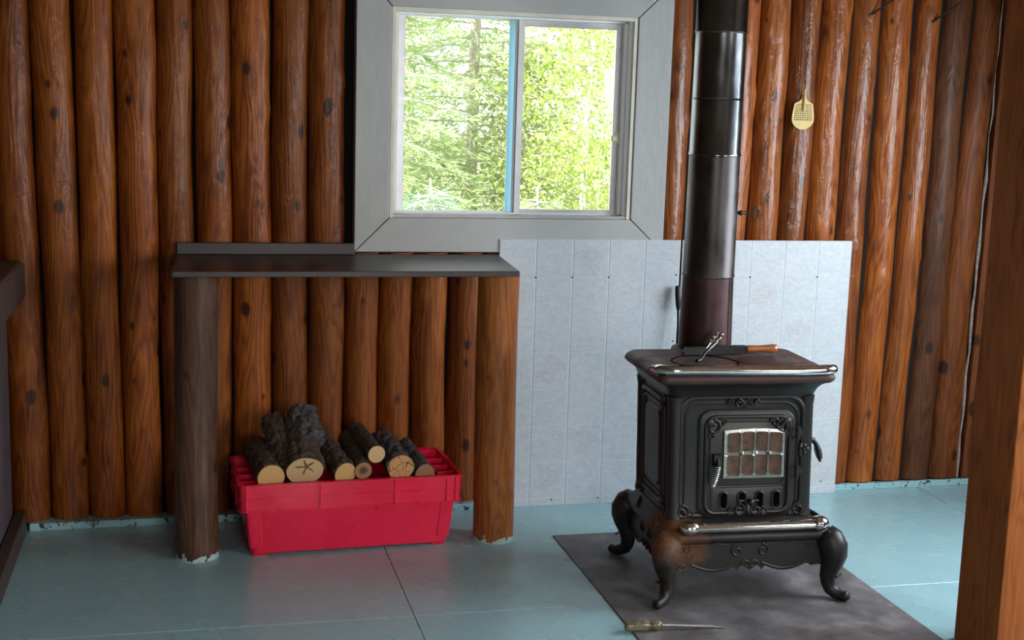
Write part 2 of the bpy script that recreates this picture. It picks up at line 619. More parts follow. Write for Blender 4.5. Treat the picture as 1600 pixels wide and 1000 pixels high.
M['red'] = red_mat()
M['bark'] = plain('grey_brown_bark', (0.075, 0.047, 0.034), 0.9, var=0.8, vscale=70, bumpk=1.0, bscale=110, bdist=0.008)
M['bark_grey'] = plain('charcoal_grey_bark', (0.085, 0.078, 0.077), 0.9, var=0.75, vscale=60, bumpk=1.0, bscale=90, bdist=0.008)


def cut_mat(name, c1, c2, crack, heart=0.0, star=None):
    m, nt, b = newmat(name)
    tc = N(nt, 'ShaderNodeTexCoord')
    mp = N(nt, 'ShaderNodeMapping')
    L(nt, tc.outputs['Object'], mp.inputs['Vector'])
    nz = noise_tex(nt, mp.outputs[0], 25, 4)
    ln = N(nt, 'ShaderNodeVectorMath', operation='LENGTH')
    mul = N(nt, 'ShaderNodeVectorMath', operation='MULTIPLY')
    mul.inputs[1].default_value = (1, 1, 0)
    L(nt, mp.outputs[0], mul.inputs[0])
    L(nt, mul.outputs[0], ln.inputs[0])
    r = mathn(nt, 'ADD', ln.outputs['Value'], mathn(nt, 'MULTIPLY', nz, 0.012))
    ring = mathn(nt, 'FRACT', mathn(nt, 'MULTIPLY', r, 190.0))
    col = mixc(nt, mathn(nt, 'MULTIPLY', ring, 0.35), c1, c2)
    col = mixc(nt, mathn(nt, 'MULTIPLY', nz, 0.4), col, c2)
    if heart:
        h = N(nt, 'ShaderNodeMapRange')
        setin(h, From_Min=heart * 0.6, From_Max=heart, To_Min=0.85, To_Max=0.0)
        L(nt, r, h.inputs['Value'])
        col = mixc(nt, h.outputs[0], col, (0.07, 0.03, 0.015))
    if star:
        df = N(nt, 'ShaderNodeVectorMath', operation='SUBTRACT')
        L(nt, tc.outputs['Object'], df.inputs[0])
        df.inputs[1].default_value = star
        sp = N(nt, 'ShaderNodeSeparateXYZ')
        L(nt, df.outputs[0], sp.inputs[0])
        ang = mathn(nt, 'ARCTAN2', sp.outputs['Y'], sp.outputs['X'])
        l2 = N(nt, 'ShaderNodeVectorMath', operation='LENGTH')
        L(nt, df.outputs[0], l2.inputs[0])
        lobes = mathn(nt, 'ABSOLUTE', mathn(nt, 'SINE', mathn(nt, 'MULTIPLY', ang, 2.5)))
        lim = mathn(nt, 'ADD', mathn(nt, 'MULTIPLY', mathn(nt, 'POWER', lobes, 6.0), 0.024), mathn(nt, 'MULTIPLY', mathn(nt, 'SUBTRACT', nz, 0.3), 0.045))
        sm = mathn(nt, 'LESS_THAN', l2.outputs['Value'], lim)
        col = mixc(nt, mathn(nt, 'MULTIPLY', sm, 0.85), col, (0.10, 0.045, 0.02))
    if crack:
        vo = N(nt, 'ShaderNodeTexVoronoi', feature='DISTANCE_TO_EDGE')
        setin(vo, Scale=crack)
        L(nt, mp.outputs[0], vo.inputs['Vector'])
        cm = mathn(nt, 'LESS_THAN', mathn(nt, 'ADD', vo.outputs['Distance'], mathn(nt, 'MULTIPLY', nz, 0.12)), 0.085)
        col = mixc(nt, mathn(nt, 'MULTIPLY', cm, 0.9), col, (0.035, 0.015, 0.008))
    L(nt, col, b.inputs['Base Color'])
    setin(b, Roughness=0.85)
    bump(nt, b, nz, 0.5, 0.003)
    return m


M['cut'] = cut_mat('fresh_cut', (0.72, 0.46, 0.20), (0.52, 0.28, 0.10), 0)
M['cut_pale'] = cut_mat('pale_cut', (0.74, 0.52, 0.27), (0.56, 0.35, 0.16), 0)
M['cut_star'] = cut_mat('star_cracked_cut', (0.72, 0.52, 0.28), (0.54, 0.35, 0.16), 0, star=(0.004, 0.020, 0.003))
M['cut_heart'] = cut_mat('heart_cut', (0.42, 0.25, 0.12), (0.26, 0.13, 0.06), 0, heart=0.026)
M['cut_crack'] = cut_mat('cracked_cut', (0.72, 0.40, 0.17), (0.48, 0.20, 0.07), 34)
M['cut_brown'] = cut_mat('brown_cut', (0.36, 0.20, 0.10), (0.24, 0.12, 0.055), 0)
M['shelf'] = plain('brown_shelf_paint', (0.040, 0.027, 0.026), 0.38, var=0.2, vscale=14, bumpk=0.25, bscale=40, bdist=0.002, scale=(0.4, 1, 1))
M['rail_paint'] = plain('dark_brown_paint', (0.060, 0.038, 0.032), 0.5, var=0.2, vscale=12, bumpk=0.2)
M['rail_panel'] = plain('plum_grey_paint', (0.10, 0.085, 0.105), 0.55, var=0.1, vscale=6)
M['wood_handle'] = plain('polished_wood_handle', (0.34, 0.11, 0.03), 0.25, var=0.25, vscale=30, coat=0.5, scale=(0.2, 1, 1))
M['yellow'] = plain('yellow_plastic', (0.62, 0.45, 0.13), 0.45, var=0.06)
M['wire'] = plain('dark_wire', (0.08, 0.07, 0.065), 0.4, 0.7)
M['driver_handle'] = plain('worn_clear_handle', (0.16, 0.135, 0.085), 0.25, var=0.6, vscale=45, coat=0.4)


def mat_mat():
    m, nt, b = newmat('grey_hearth_sheet')
    f = noise_tex(nt, coords(nt), 6, 6, 0.65, 0.4)
    col = ramp(nt, f, [(0.3, (0.055, 0.047, 0.046)), (0.5, (0.13, 0.118, 0.122)), (0.68, (0.23, 0.215, 0.22))])
    r = noise_tex(nt, coords(nt), 4.2, 4, 0.6)
    mr = N(nt, 'ShaderNodeMapRange')
    setin(mr, From_Min=0.5, From_Max=0.68, To_Min=0.0, To_Max=0.6)
    L(nt, r, mr.inputs['Value'])
    col = mixc(nt, mr.outputs[0], col, (0.060, 0.036, 0.028))
    L(nt, col, b.inputs['Base Color'])
    setin(b, Roughness=0.52)
    bump(nt, b, f, 0.2, 0.002)
    return m


M['mat'] = mat_mat()
M['mat_edge'] = plain('mat_edge', (0.02, 0.02, 0.022), 0.6)


def leaf_mat(name, c1, c2, trans=0.35):
    m, nt, b = newmat(name)
    f = noise_tex(nt, coords(nt), 3.5, 5, 0.7)
    col = ramp(nt, f, [(0.35, c1), (0.65, c2)])
    L(nt, col, b.inputs['Base Color'])
    setin(b, Roughness=0.55)
    tl = N(nt, 'ShaderNodeBsdfTranslucent')
    L(nt, col, tl.inputs['Color'])
    mx = N(nt, 'ShaderNodeMixShader')
    mx.inputs[0].default_value = trans
    L(nt, b.outputs[0], mx.inputs[1])
    L(nt, tl.outputs[0], mx.inputs[2])
    L(nt, mx.outputs[0], nt.nodes['Material Output'].inputs['Surface'])
    return m


M['spruce'] = leaf_mat('spruce_needles', (0.22, 0.34, 0.13), (0.58, 0.66, 0.34), 0.4)
M['spruce_blue'] = leaf_mat('blue_spruce_needles', (0.24, 0.38, 0.24), (0.62, 0.72, 0.56), 0.4)
M['birch_leaf'] = leaf_mat('birch_leaves', (0.33, 0.46, 0.09), (0.66, 0.76, 0.26), 0.5)
M['olive_leaf'] = leaf_mat('olive_leaves', (0.26, 0.34, 0.12), (0.50, 0.52, 0.26), 0.4)
M['trunk'] = plain('trunk_bark', (0.46, 0.40, 0.37), 0.9, var=0.4, vscale=20)
M['birch_bark'] = plain('birch_bark', (0.66, 0.62, 0.55), 0.8, var=0.3, vscale=25)
M['twig'] = plain('bare_twigs', (0.48, 0.44, 0.40), 0.85, var=0.2)
M['ground'] = plain('forest_ground', (0.22, 0.24, 0.11), 0.95, var=0.4, vscale=3)


# ------------------------------------------------------------------ room shell
def yf(x):
    """front of the log wall"""
    return 0.019 + 0.012 * x


WX0, WX1, WZ0, WZ1 = -0.437, 0.539, 1.178, 1.974       # window opening

floor = tag(MB().box(LEFT, RX, REAR, 0.3, -0.12, -0.004).obj('floor', M['joint']), kind='structure')
xs = [LEFT, -0.5, 1.94, RX]
ys = [0.14, -1.08, -2.30, -3.52, -4.74, REAR]
k = 0
for i in range(3):
    for j in range(5):
        g = 0.0010
        MB().box(xs[i] + g, xs[i + 1] - g, ys[j + 1] + g, ys[j] - g, -0.004, 0.0).obj('floor_panel', M['floor'], floor, bevel=0.0012, seg=1)
tag(MB().box(LEFT - 0.1, RX + 0.1, REAR - 0.1, 0.3, CEIL, CEIL + 0.1).obj('ceiling', M['ceiling']), kind='structure')
wl = tag(MB().box(LEFT - 0.12, LEFT, REAR, 0.25, -0.12, CEIL).obj('wall_left', M['white_wall']), kind='structure')


def wall_with_hole(name, axis, c0, c1, a0, a1, h0, h1, z0, z1):
    mb = MB()
    for (p, q, r, s) in ((a0, h0, -0.12, CEIL), (h1, a1, -0.12, CEIL), (h0, h1, -0.12, z0), (h0, h1, z1, CEIL)):
        if axis == 'x':
            mb.box(p, q, c0, c1, r, s)
        else:
            mb.box(c0, c1, p, q, r, s)
    return tag(mb.obj(name, M['white_wall']), kind='structure')


mb = MB()
for (p, q, r, s_) in ((REAR, -5.2, -0.12, CEIL), (-5.2, -3.2, -0.12, 0.85), (-5.2, -3.2, 2.05, CEIL), (-3.2, -2.15, -0.12, CEIL),
                      (-2.15, -0.85, -0.12, 0.85), (-2.15, -0.85, 2.05, CEIL), (-0.85, 0.25, -0.12, CEIL)):
    mb.box(RX, RX + 0.12, p, q, r, s_)
tag(mb.obj('wall_right', M['white_wall']), kind='structure')
wall_with_hole('wall_rear', 'x', REAR - 0.12, REAR, LEFT, RX, -0.9, 0.3, 0.85, 2.05)
# back wall: dark backing board with the opening, logs in front of it
mb = MB()
yb0, yb1 = 0.075, 0.20
for (p, q, r, s) in ((LEFT, WX0, -0.12, CEIL), (WX1, RX, -0.12, CEIL), (WX0, WX1, -0.12, WZ0), (WX0, WX1, WZ1, CEIL)):
    mb.box(p, q, yb0, yb1, r, s)
wall = tag(mb.obj('wall_back', M['backing']), kind='structure')


def log_mesh(xlt, xrt, xlb, xrb, z0, z1, y0, seed, depth=0.062):
    """one upright wall log between the left and right edges at its top (z=2.0) and at its foot"""
    rr = random.Random(seed)
    nz = max(14, int((z1 - z0) / 0.055))
    seg = 26
    rings = []
    a1, a2 = rr.uniform(0, 6), rr.uniform(0, 6)
    knots = [(rr.uniform(z0, z1), rr.uniform(-1.2, 1.2), rr.uniform(0.004, 0.011)) for _ in range(int((z1 - z0) * 3))]
    xb0 = (xlb + xrb) / 2
    for i in range(nz + 1):
        z = z0 + (z1 - z0) * i / nz
        t = min(1.2, z / 2.0)
        xl = xlb + (xlt - xlb) * t
        xr = xrb + (xrt - xrb) * t
        wob = 0.004 * math.sin(z * 3.1 + a1) + 0.002 * math.sin(z * 9 + a2)
        cx = (xl + xr) / 2 + wob
        r = (xr - xl) / 2 * (1.0 + 0.035 * noise.noise(Vector((seed * 3.7, z * 3, 0)))) - 0.0012
        ring = []
        for k in range(seg):
            a = 2 * PI * k / seg
            d = 1 + 0.035 * noise.noise(Vector((math.cos(a) * 1.3 + seed, math.sin(a) * 1.3, z * 1.7)))
            for kz, ka, kh in knots:
                da = (a - (1.5 * PI + ka) + PI) % (2 * PI) - PI
                q = (da * r / 0.03) ** 2 + ((z - kz) / 0.035) ** 2
                if q < 6:
                    d += kh / r * math.exp(-q)
            yy = math.sin(a)
            ring.append((cx + r * d * math.cos(a) - xb0, depth * d * yy * (1 if yy < 0 else 0.9), z - z0))
        rings.append(ring)
    mb = MB().loft(rings)
    return mb, (xb0, y0 + depth, z0)


# edges measured on the wall: x at z=2.0 (top) and at the foot
E0 = [-2.32, -2.17, -2.02, -1.875, -1.737, -1.592, -1.453, -1.303, -1.170, -1.031, -0.882, -0.743, -0.604, -0.467, -0.330, -0.189, -0.050,
      0.090, 0.230, 0.370, 0.510, 0.640]
shift = [0.03, 0.03, 0.03, 0.03, 0.034, 0.026, 0.024, 0.012, 0.01, 0.0, 0.0, 0.0]
nlog = 0
lastlog = None
for i in range(len(E0) - 1):
    a, b2 = E0[i], E0[i + 1]
    s0 = shift[i] if i < len(shift) else 0
    s1 = shift[i + 1] if i + 1 < len(shift) else 0
    under = WX0 - 0.14 < (a + b2) / 2 < WX1 + 0.14
    z1 = 1.040 if under else CEIL
    mb, loc = log_mesh(a, b2, a + s0, b2 + s1, 0.022, z1, yf((a + b2) / 2) + random.uniform(-0.004, 0.006), 11 + i)
    mb.obj('log', M['log'], wall, smooth=60, loc=loc)
RIGHT = [(0.655, 0.792, 0.655, 0.792), (0.815, 0.937, 0.812, 0.93), (0.945, 1.078, 0.93, 1.06), (1.082, 1.213, 1.068, 1.205),
         (1.219, 1.347, 1.207, 1.338), (1.352, 1.487, 1.342, 1.478), (1.492, 1.625, 1.482, 1.617), (1.630, 1.776, 1.622, 1.750),
         (1.780, 1.912, 1.756, 1.882), (1.918, 2.047, 1.888, 2.017), (2.052, 2.176, 2.022, 2.158), (2.212, 2.335, 2.205, 2.325), (2.342, 2.435, 2.338, 2.43)]
for i, (a, b2, c, d) in enumerate(RIGHT):
    if i > 1:
        a, c = a - 0.006, c - 0.008
        b2, d = b2 + 0.004, d + 0.006
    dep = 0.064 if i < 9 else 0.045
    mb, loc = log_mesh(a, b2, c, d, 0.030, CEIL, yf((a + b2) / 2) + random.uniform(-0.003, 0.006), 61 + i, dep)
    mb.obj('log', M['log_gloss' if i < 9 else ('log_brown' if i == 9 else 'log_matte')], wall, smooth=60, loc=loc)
# chinking and corner board right of the last log
pts = []
for i in range(26):
    z = 0.03 + i * 0.095
    pts.append((2.166 - 0.012 + 0.012 * z + 0.003 * math.sin(i * 2.3), yf(2.1) + 0.018 + 0.002 * math.sin(i * 1.7), z))
MB().tube(pts, [(0.0062 if i < 15 else 0.003) + 0.002 * math.sin(i * 1.9) for i in range(26)], 6).obj('chinking', M['chink'], wall, smooth=True)
tag(MB().box(2.172, 2.20, yf(2.1) - 0.002, 0.074, 0.028, CEIL).map(lambda p: Vector((p.x - 0.004 + 0.010 * p.z, p.y, p.z))).obj('trim_1', M['corner_board'], bevel=0.003), kind='structure')

# painted sill strip at the foot of the logs
mb = MB()
for x0, x1, o in ((-1.775, -0.002, -0.036), (1.53, RX, -0.012)):
    mb.add([(x0, yf(x0) + o, 0), (x1, yf(x1) + o, 0), (x1, 0.07, 0), (x0, 0.07, 0),
            (x0, yf(x0) + o, 0.029), (x1, yf(x1) + o, 0.029), (x1, 0.07, 0.023), (x0, 0.07, 0.023)],
           [(0, 3, 2, 1), (4, 5, 6, 7), (0, 1, 5, 4), (1, 2, 6, 5), (2, 3, 7, 6), (3, 0, 4, 7)])
tag(mb.obj('baseboard_back', M['teal'], bevel=0.002, seg=1), kind='structure')

# ------------------------------------------------------------------ window in the back wall
win = tag(empty('window_1', ((WX0 + WX1) / 2, 0.0, WZ0)), kind='structure')
WO = Vector((-(WX0 + WX1) / 2, 0, -WZ0))


def wobj(mb, name, mat, parent=None, **kw):
    mb.map(lambda p: p + WO)
    return mb.obj(name, mat, win if parent is None else parent, **kw)


cy0, cy1 = 0.0065, 0.0235
ox0, ox1, oz0, oz1 = -0.572, 0.684, 1.045, 2.115
g = 0.0015
fy0 = cy0


def mitre(pts):
    mb = MB()
    n = len(pts)
    mb.add([(x, cy0, z) for x, z in pts] + [(x, cy1 + 0.05, z) for x, z in pts],
           [tuple(range(n)), tuple(range(2 * n - 1, n - 1, -1))] + [(i, n + i, n + (i + 1) % n, (i + 1) % n) for i in range(n)])
    return mb


ix0, ix1, iz0, iz1 = WX0, WX1, WZ0, WZ1
wobj(mitre([(ox0, oz0 + g), (ix0 - g, iz0 + g), (ix0 - g, iz1 - g), (ox0, oz1 - g)]), 'casing_board', M['casing'], bevel=0.003)
wobj(mitre([(ix1 + g, iz0 + g), (ox1, oz0 + g), (ox1, oz1 - g), (ix1 + g, iz1 - g)]), 'casing_board', M['casing'], bevel=0.003)
wobj(mitre([(ox0 + g, oz0), (ox1 - g, oz0), (ix1 - g, iz0), (ix0 + g, iz0)]), 'casing_board', M['casing_h'], bevel=0.003)
wobj(mitre([(ix0 + g, iz1), (ix1 - g, iz1), (ox1 - g, oz1), (ox0 + g, oz1)]), 'casing_board', M['casing_h'], bevel=0.003)
# cream lining of the opening
t = 0.016
for bxs in ((ix0, ix0 + t, 0.012, 0.2, iz0, iz1), (ix1 - t, ix1, 0.012, 0.2, iz0, iz1), (ix0 + t + .0003, ix1 - t - .0003, 0.012, 0.2, iz1 - t, iz1)):
    wobj(MB().box(*bxs), 'jamb_lining', M['cream'], bevel=0.002)
wobj(MB().box(ix0, ix1, 0.016, 0.2, iz0, iz0 + 0.013), 'window_sill', M['sill'], bevel=0.002)
# outer frame with tracks
fx0, fx1, fz0, fz1 = ix0 + t, ix1 - t, iz0 + 0.013, iz1 - t
for bxs, mt_ in (((fx0, fx0 + 0.016, 0.06, 0.15, fz0, fz1), 'cream'), ((fx1 - 0.014, fx1, 0.028, 0.15, fz0, fz1), 'alu_white'),
                 ((fx0 + 0.0162, fx1 - 0.0142, 0.06, 0.15, fz1 - 0.008, fz1), 'alu_white'), ((fx0 + 0.0162, fx1 - 0.0142, 0.06, 0.15, fz0, fz0 + 0.006), 'alu_white')):
    wobj(MB().box(*bxs), 'track_frame', M[mt_], bevel=0.0012, seg=1)
wobj(MB().box(fx1 - 0.027, fx1 - 0.0142, 0.046, 0.105, fz0 + 0.006, fz1 - 0.008), 'track_rib', M['alu_white'], bevel=0.001, seg=1)
wobj(MB().box(fx0 + 0.016, fx0 + 0.021, 0.08, 0.1, fz0 + .006, fz1 - .008), 'track_rib', M['aluminium'], bevel=0.001, seg=1)


def sash(x0, x1, z0, z1, y0, y1, wl_, wr, wt, wb, mats):
    a = wobj(MB().box(x0, x0 + wl_, y0, y1, z0, z1), 'sash_stile', mats[0], bevel=0.0015, seg=1)
    wobj(MB().box(x1 - wr, x1, y0, y1, z0, z1), 'sash_stile', mats[1], bevel=0.0015, seg=1)
    wobj(MB().box(x0 + wl_, x1 - wr, y0, y1, z1 - wt, z1), 'sash_rail', mats[2], bevel=0.0015, seg=1)
    wobj(MB().box(x0 + wl_, x1 - wr, y0, y1, z0, z0 + wb), 'sash_rail', mats[3], bevel=0.0015, seg=1)
    ym = (y0 + y1) / 2
    return wobj(MB().box(x0 + wl_ - 0.002, x1 - wr + 0.002, ym - 0.0015, ym + 0.0015, z0 + wb - 0.002, z1 - wt + 0.002), 'pane', M['glass'])


AL = M['aluminium']
sash(fx0 + 0.021, 0.082, fz0 + 0.004, fz1 - 0.006, 0.112, 0.132, 0.030, 0.036, 0.005, 0.004, (AL, M['alu_skyglow'], M['alu_white'], M['alu_white']))
sash(0.071, fx1 - 0.028, fz0 + 0.004, fz1 - 0.008, 0.078, 0.098, 0.026, 0.022, 0.024, 0.015, (AL, AL, AL, AL))
wobj(MB().box(0.064, 0.0705, 0.088, 0.104, fz0 + .006, fz1 - .010), 'weather_strip', M['alu_white'], bevel=0.001, seg=1)
mb = MB().box(fx1 - 0.052, fx1 - 0.026, 0.058, 0.079, 1.478, 1.525)
mb.box(fx1 - 0.062, fx1 - 0.040, 0.046, 0.064, 1.488, 1.510)
wobj(mb, 'latch', M['latch'], bevel=0.003)

# ------------------------------------------------------------------ tileboard panels behind the stove
T = 0.152


def tileboard(x0, ncol, motif, nails, name_label):
    root = tag(empty('tileboard_panel', (x0, 0.0055, 0.0)), name_label, 'wall panel')
    top = 1.0975
    w = 0.760 if ncol == 5 else 0.76
    MB().box(0.001, w - 0.001, -0.0035, 0.0008, 0.0, top).obj('backing_board', M['grout'], root)
    cache = {}
    for c in range(5):
        for r in range(8):
            za = top - r * T
            zb = max(0.0, za - T)
            if za - zb < 0.01:
                continue
            key = round(za - zb, 3)
            if key not in cache:
                h = (za - zb) / 2
                gv, gh = 0.0011, 0.0006
                a, b2 = 0.076 - gv, h - gh
                e = 0.0022
                mb = MB()
                vs = [(-a, 0, -b2), (a, 0, -b2), (a, 0, b2), (-a, 0, b2),
                      (-a, -0.0004, -b2), (a, -0.0004, -b2), (a, -0.0004, b2), (-a, -0.0004, b2),
                      (-a + e, -0.0012, -b2 + e * .6), (a - e, -0.0012, -b2 + e * .6), (a - e, -0.0012, b2 - e * .6), (-a + e, -0.0012, b2 - e * .6)]
                fs = []
                for k2 in (0, 4):
                    fs += [(k2 + i, k2 + (i + 1) % 4, k2 + 4 + (i + 1) % 4, k2 + 4 + i) for i in range(4)]
                fs.append((8, 9, 10, 11))
                me = mb.add(vs, fs).mesh('tile')
                me2 = me.copy()
                me.materials.append(M['tile'])
                me2.materials.append(M['tile_motif'])
                cache[key] = (me, me2)
            o = bpy.data.objects.new('tile', cache[key][1 if (c, r) in motif else 0])
            COL.objects.link(o)
            o.parent = root
            o.location = (0.076 + c * T, -0.0035, (za + zb) / 2)
    for nx, nz in nails:
        MB().lathe([(0.0036, 0), (0.0036, 0.0012), (0.001, 0.002)], 8).map(lambda p: Vector((p.x, -p.z, p.y))).obj('nail', M['nail'], root, loc=(nx, -0.0055, nz))
    return root


zr = 1.0975 - T
tileboard(0.0, 5, {(2, 0), (0, 1), (1, 3), (4, 1), (3, 3), (2, 5), (1, 6)},
          [(T, zr), (2 * T, zr), (3 * T, zr), (0.745, zr + 0.01), (0.25, 0.025), (0.449, 0.025), (0.745, 0.68)],
          'white tileboard panel beside the log shelf, left of the stove pipe')
tileboard(0.766, 5, {(2, 1), (3, 2), (4, 4), (4, 6), (0, 2)},
          [(2 * T, zr), (4 * T, zr), (0.69, 0.055), (0.02, zr + 0.02)],
          'white tileboard panel ending at the bare orange logs, right of the stove')

# ------------------------------------------------------------------ shelf on two log posts
shelf = tag(empty('log_shelf', (-0.62, -0.27, 0)), 'long dark brown shelf under the window on two upright log posts', 'shelf')
SO = Vector((0.62, 0.27, 0))
mb = MB()
mb.add([(-1.245, -0.515, 1.017), (-0.045, -0.515, 1.017), (-0.006, -0.006, 1.017), (-1.237, -0.022, 1.017),
        (-1.245, -0.515, 1.038), (-0.045, -0.515, 1.038), (-0.006, -0.006, 1.038), (-1.237, -0.022, 1.038)],
       [(0, 3, 2, 1), (4, 5, 6, 7), (0, 1, 5, 4), (1, 2, 6, 5), (2, 3, 7, 6), (3, 0, 4, 7)])
mb.map(lambda p: p + SO).obj('shelf_top', M['shelf'], shelf, bevel=0.0025)
MB().box(-1.232, -0.574, -0.030, -0.004, 1.0385, 1.082).map(lambda p: p + SO).obj('back_board', M['shelf'], shelf, bevel=0.002)


def post(x, y, r, seed, mat, label):
    rings = []
    for i in range(40):
        z = 1.0165 * i / 39
        ring = []
        for k in range(36):
            a = 2 * PI * k / 36
            d = 1 + 0.022 * noise.noise(Vector((math.cos(a) + seed, math.sin(a), z * 2))) + 0.012 * noise.noise(Vector((math.cos(a) * 4 + seed, math.sin(a) * 4, z * 6)))
            ring.append((r * d * math.cos(a) + 0.003 * math.sin(z * 4 + seed), r * d * math.sin(a), z))
        rings.append(ring)
    o = MB().loft(rings).obj('leg', mat, shelf, smooth=60, loc=Vector((x, y, 0)) + SO)
    o['label'] = label
    return o


post(-1.169, -0.400, 0.0755, 3.3, M['log_dark'], 'weathered dark brown log leg')
post(-0.083, -0.366, 0.0765, 8.1, M['log_post'], 'varnished orange brown log leg')

# ------------------------------------------------------------------ red crate
crate = tag(empty('plastic_crate', (-0.632, -0.262, 0), math.radians(2.6)), 'red plastic tote full of firewood on the teal floor', 'crate')
# hollow tapered tub
lv = []
for hx, hy, z in ((0.352, 0.158, 0.008), (0.360, 0.166, 0.012), (0.378, 0.182, 0.178)):
    lv.append((0, 0, hx, hy, 0.03, z))
for hx, hy, z in ((0.374, 0.178, 0.178), (0.350, 0.156, 0.016)):
    lv.append((0, 0, hx, hy, 0.028, z))
mb = rect_loft(MB(), lv, 5, (True, True))
mb.obj('tub', M['red'], crate, smooth=40)
# four small feet and corner ribs
for sx in (-1, 1):
    for sy in (-1, 1):
        rect_loft(MB(), [(sx * 0.325, sy * 0.137, 0.026, 0.020, 0.008, 0.0), (sx * 0.327, sy * 0.139, 0.030, 0.023, 0.008, 0.0125)], 3).obj('foot', M['red'], crate, smooth=40)
        rect_loft(MB(), [(sx * 0.340, sy * 0.150, 0.026, 0.022, 0.01, 0.035), (sx * 0.352, sy * 0.1605, 0.028, 0.024, 0.01, 0.178)], 3).obj('corner_rib', M['red'], crate, smooth=40)
# rim: outer wall, inner wall, ribs and end cells
H0, H1 = 0.176, 0.272
mb = MB()
ow = [(0, 0, 0.399, 0.199, 0.022, H0), (0, 0, 0.402, 0.202, 0.022, H1), (0, 0, 0.397, 0.197, 0.020, H1), (0, 0, 0.394, 0.194, 0.020, H0 + 0.004)]
rect_loft(mb, ow + [ow[0]], 5, (False, False))
rect_loft(mb, [(0, 0, 0.399, 0.199, 0.022, H0), (0, 0, 0.376, 0.180, 0.022, H0)], 5, (False, False))
rect_loft(mb, [(0, 0, 0.399, 0.199, 0.022, H0 + .004), (0, 0, 0.376, 0.180, 0.022, H0 + .004)], 5, (False, False))
mb.obj('rim_wall', M['red'], crate, smooth=40)
mb = MB()
rect_loft(mb, [(0, 0, 0.408, 0.208, 0.026, H1 - 0.001), (0, 0, 0.408, 0.208, 0.026, H1 + 0.003), (0, 0, 0.394, 0.194, 0.018, H1 + 0.003), (0, 0, 0.394, 0.194, 0.018, H1 - 0.001), (0, 0, 0.408, 0.208, 0.026, H1 - 0.001)], 5, (False, False))
for z in (0.222, 0.1765):
    rect_loft(mb, [(0, 0, 0.397, 0.197, 0.022, z), (0, 0, 0.406, 0.206, 0.026, z), (0, 0, 0.406, 0.206, 0.026, z + 0.0035), (0, 0, 0.397, 0.197, 0.022, z + 0.0035)], 5, (False, False))
mb.obj('rim_lip', M['red'], crate, smooth=40)
ribme = None
for sy in (-1, 1):
    for x in (-0.378, -0.118, 0.152, 0.345, 0.378):
        MB().box(x - 0.002, x + 0.002, sy * 0.197, sy * 0.2065, H0, H1).obj('rim_rib', M['red'], crate, bevel=0.0007, seg=1)
for sx in (-1, 1):
    for y in (-0.09, 0.09):
        MB().box(sx * 0.397, sx * 0.4065, y - 0.002, y + 0.002, H0, H1).obj('rim_rib', M['red'], crate, bevel=0.0007, seg=1)
# inner collar and the cells of the ends
MB().box(-0.394, 0.394, -0.180, -0.1765, 0.17, H1).obj('inner_wall', M['red'], crate)
MB().box(-0.394, 0.394, 0.1765, 0.180, 0.17, H1).obj('inner_wall', M['red'], crate)
for sx in (-1, 1):
    MB().box(min(sx * 0.322, sx * 0.326), max(sx * 0.322, sx * 0.326), -0.176, 0.176, 0.05, H1 - 0.004).obj('end_wall', M['red'], crate, bevel=0.0008, seg=1)
    x0_, x1_ = min(sx * 0.3262, sx * 0.394), max(sx * 0.3262, sx * 0.394)
    for y in (-0.10, -0.01, 0.085):
        MB().box(x0_, x1_, y - 0.002, y + 0.002, H0 + 0.0242, H1 - 0.010).obj('cell_divider', M['red'], crate, bevel=0.0008, seg=1)
    MB().box(x0_, x1_, -0.176, 0.176, H0 + 0.02, H0 + 0.024).obj('cell_floor', M['red'], crate, bevel=0.0008, seg=1)


# ------------------------------------------------------------------ firewood
def firewood(c, d, length, rx, ry, seed, bark, cut, label, lump=0.12, scale=26, taper=0.95, bend=0.0):
    c = Vector(c)
    d = Vector(d).normalized()
    q = (-d).to_track_quat('Z', 'Y')
    nr, seg = 56, 56
    rings = []
    for i in range(nr + 1):
        t = i / nr
        z = -length * t
        ring = []
        k0 = 1 - (1 - taper) * t
        endk = 0.96 if i in (0, nr) else 1.0
        for k in range(seg):
            a = 2 * PI * k / seg
            p = Vector((math.cos(a) * rx, math.sin(a) * ry, z))
            ps = Vector((p.x * scale, p.y * scale, p.z * scale * 0.55)) + Vector((seed * 5.1, 0, 0))
            dist = noise.voronoi(ps)[0]
            crack = min(1.0, (dist[1] - dist[0]) * 2.4)
            nn = noise.noise(Vector((p.x * 14, p.y * 14, p.z * 9 + seed)))
            fl_ = noise.noise(Vector((p.x * 55, p.y * 55, p.z * 40 + seed)))
            e = 1 + lump * (crack - 0.62) + 0.10 * nn + 0.05 * fl_
            if i == 0:
                e = 1 + 0.05 * nn + lump * 0.15
            ring.append((p.x * e * k0 * endk + bend * t * t, p.y * e * k0 * endk, z))
        rings.append(ring)
    # bark
    o = MB().loft(rings).obj('firewood_log', bark, None, smooth=70)
    o.location = c
    o.rotation_mode = 'QUATERNION'
    o.rotation_quaternion = q
    tag(o, label, 'firewood', 'split firewood in the red crate')
    if cut is None:
        return o
    cap = MB()
    n2 = 36
    ringo, ringi = [], []
    for k in range(n2):
        a = 2 * PI * k / n2
        nn = noise.noise(Vector((math.cos(a) * rx * 14, math.sin(a) * ry * 14, seed)))
        e = 0.955 + 0.05 * nn
        ringo.append((math.cos(a) * rx * e, math.sin(a) * ry * e, 0.0))
        ringi.append((math.cos(a) * rx * e * 0.985, math.sin(a) * ry * e * 0.985, 0.003))
    cap.loft([ringo, ringi], (False, True))
    cap.obj('cut_end', cut, o)
    return o


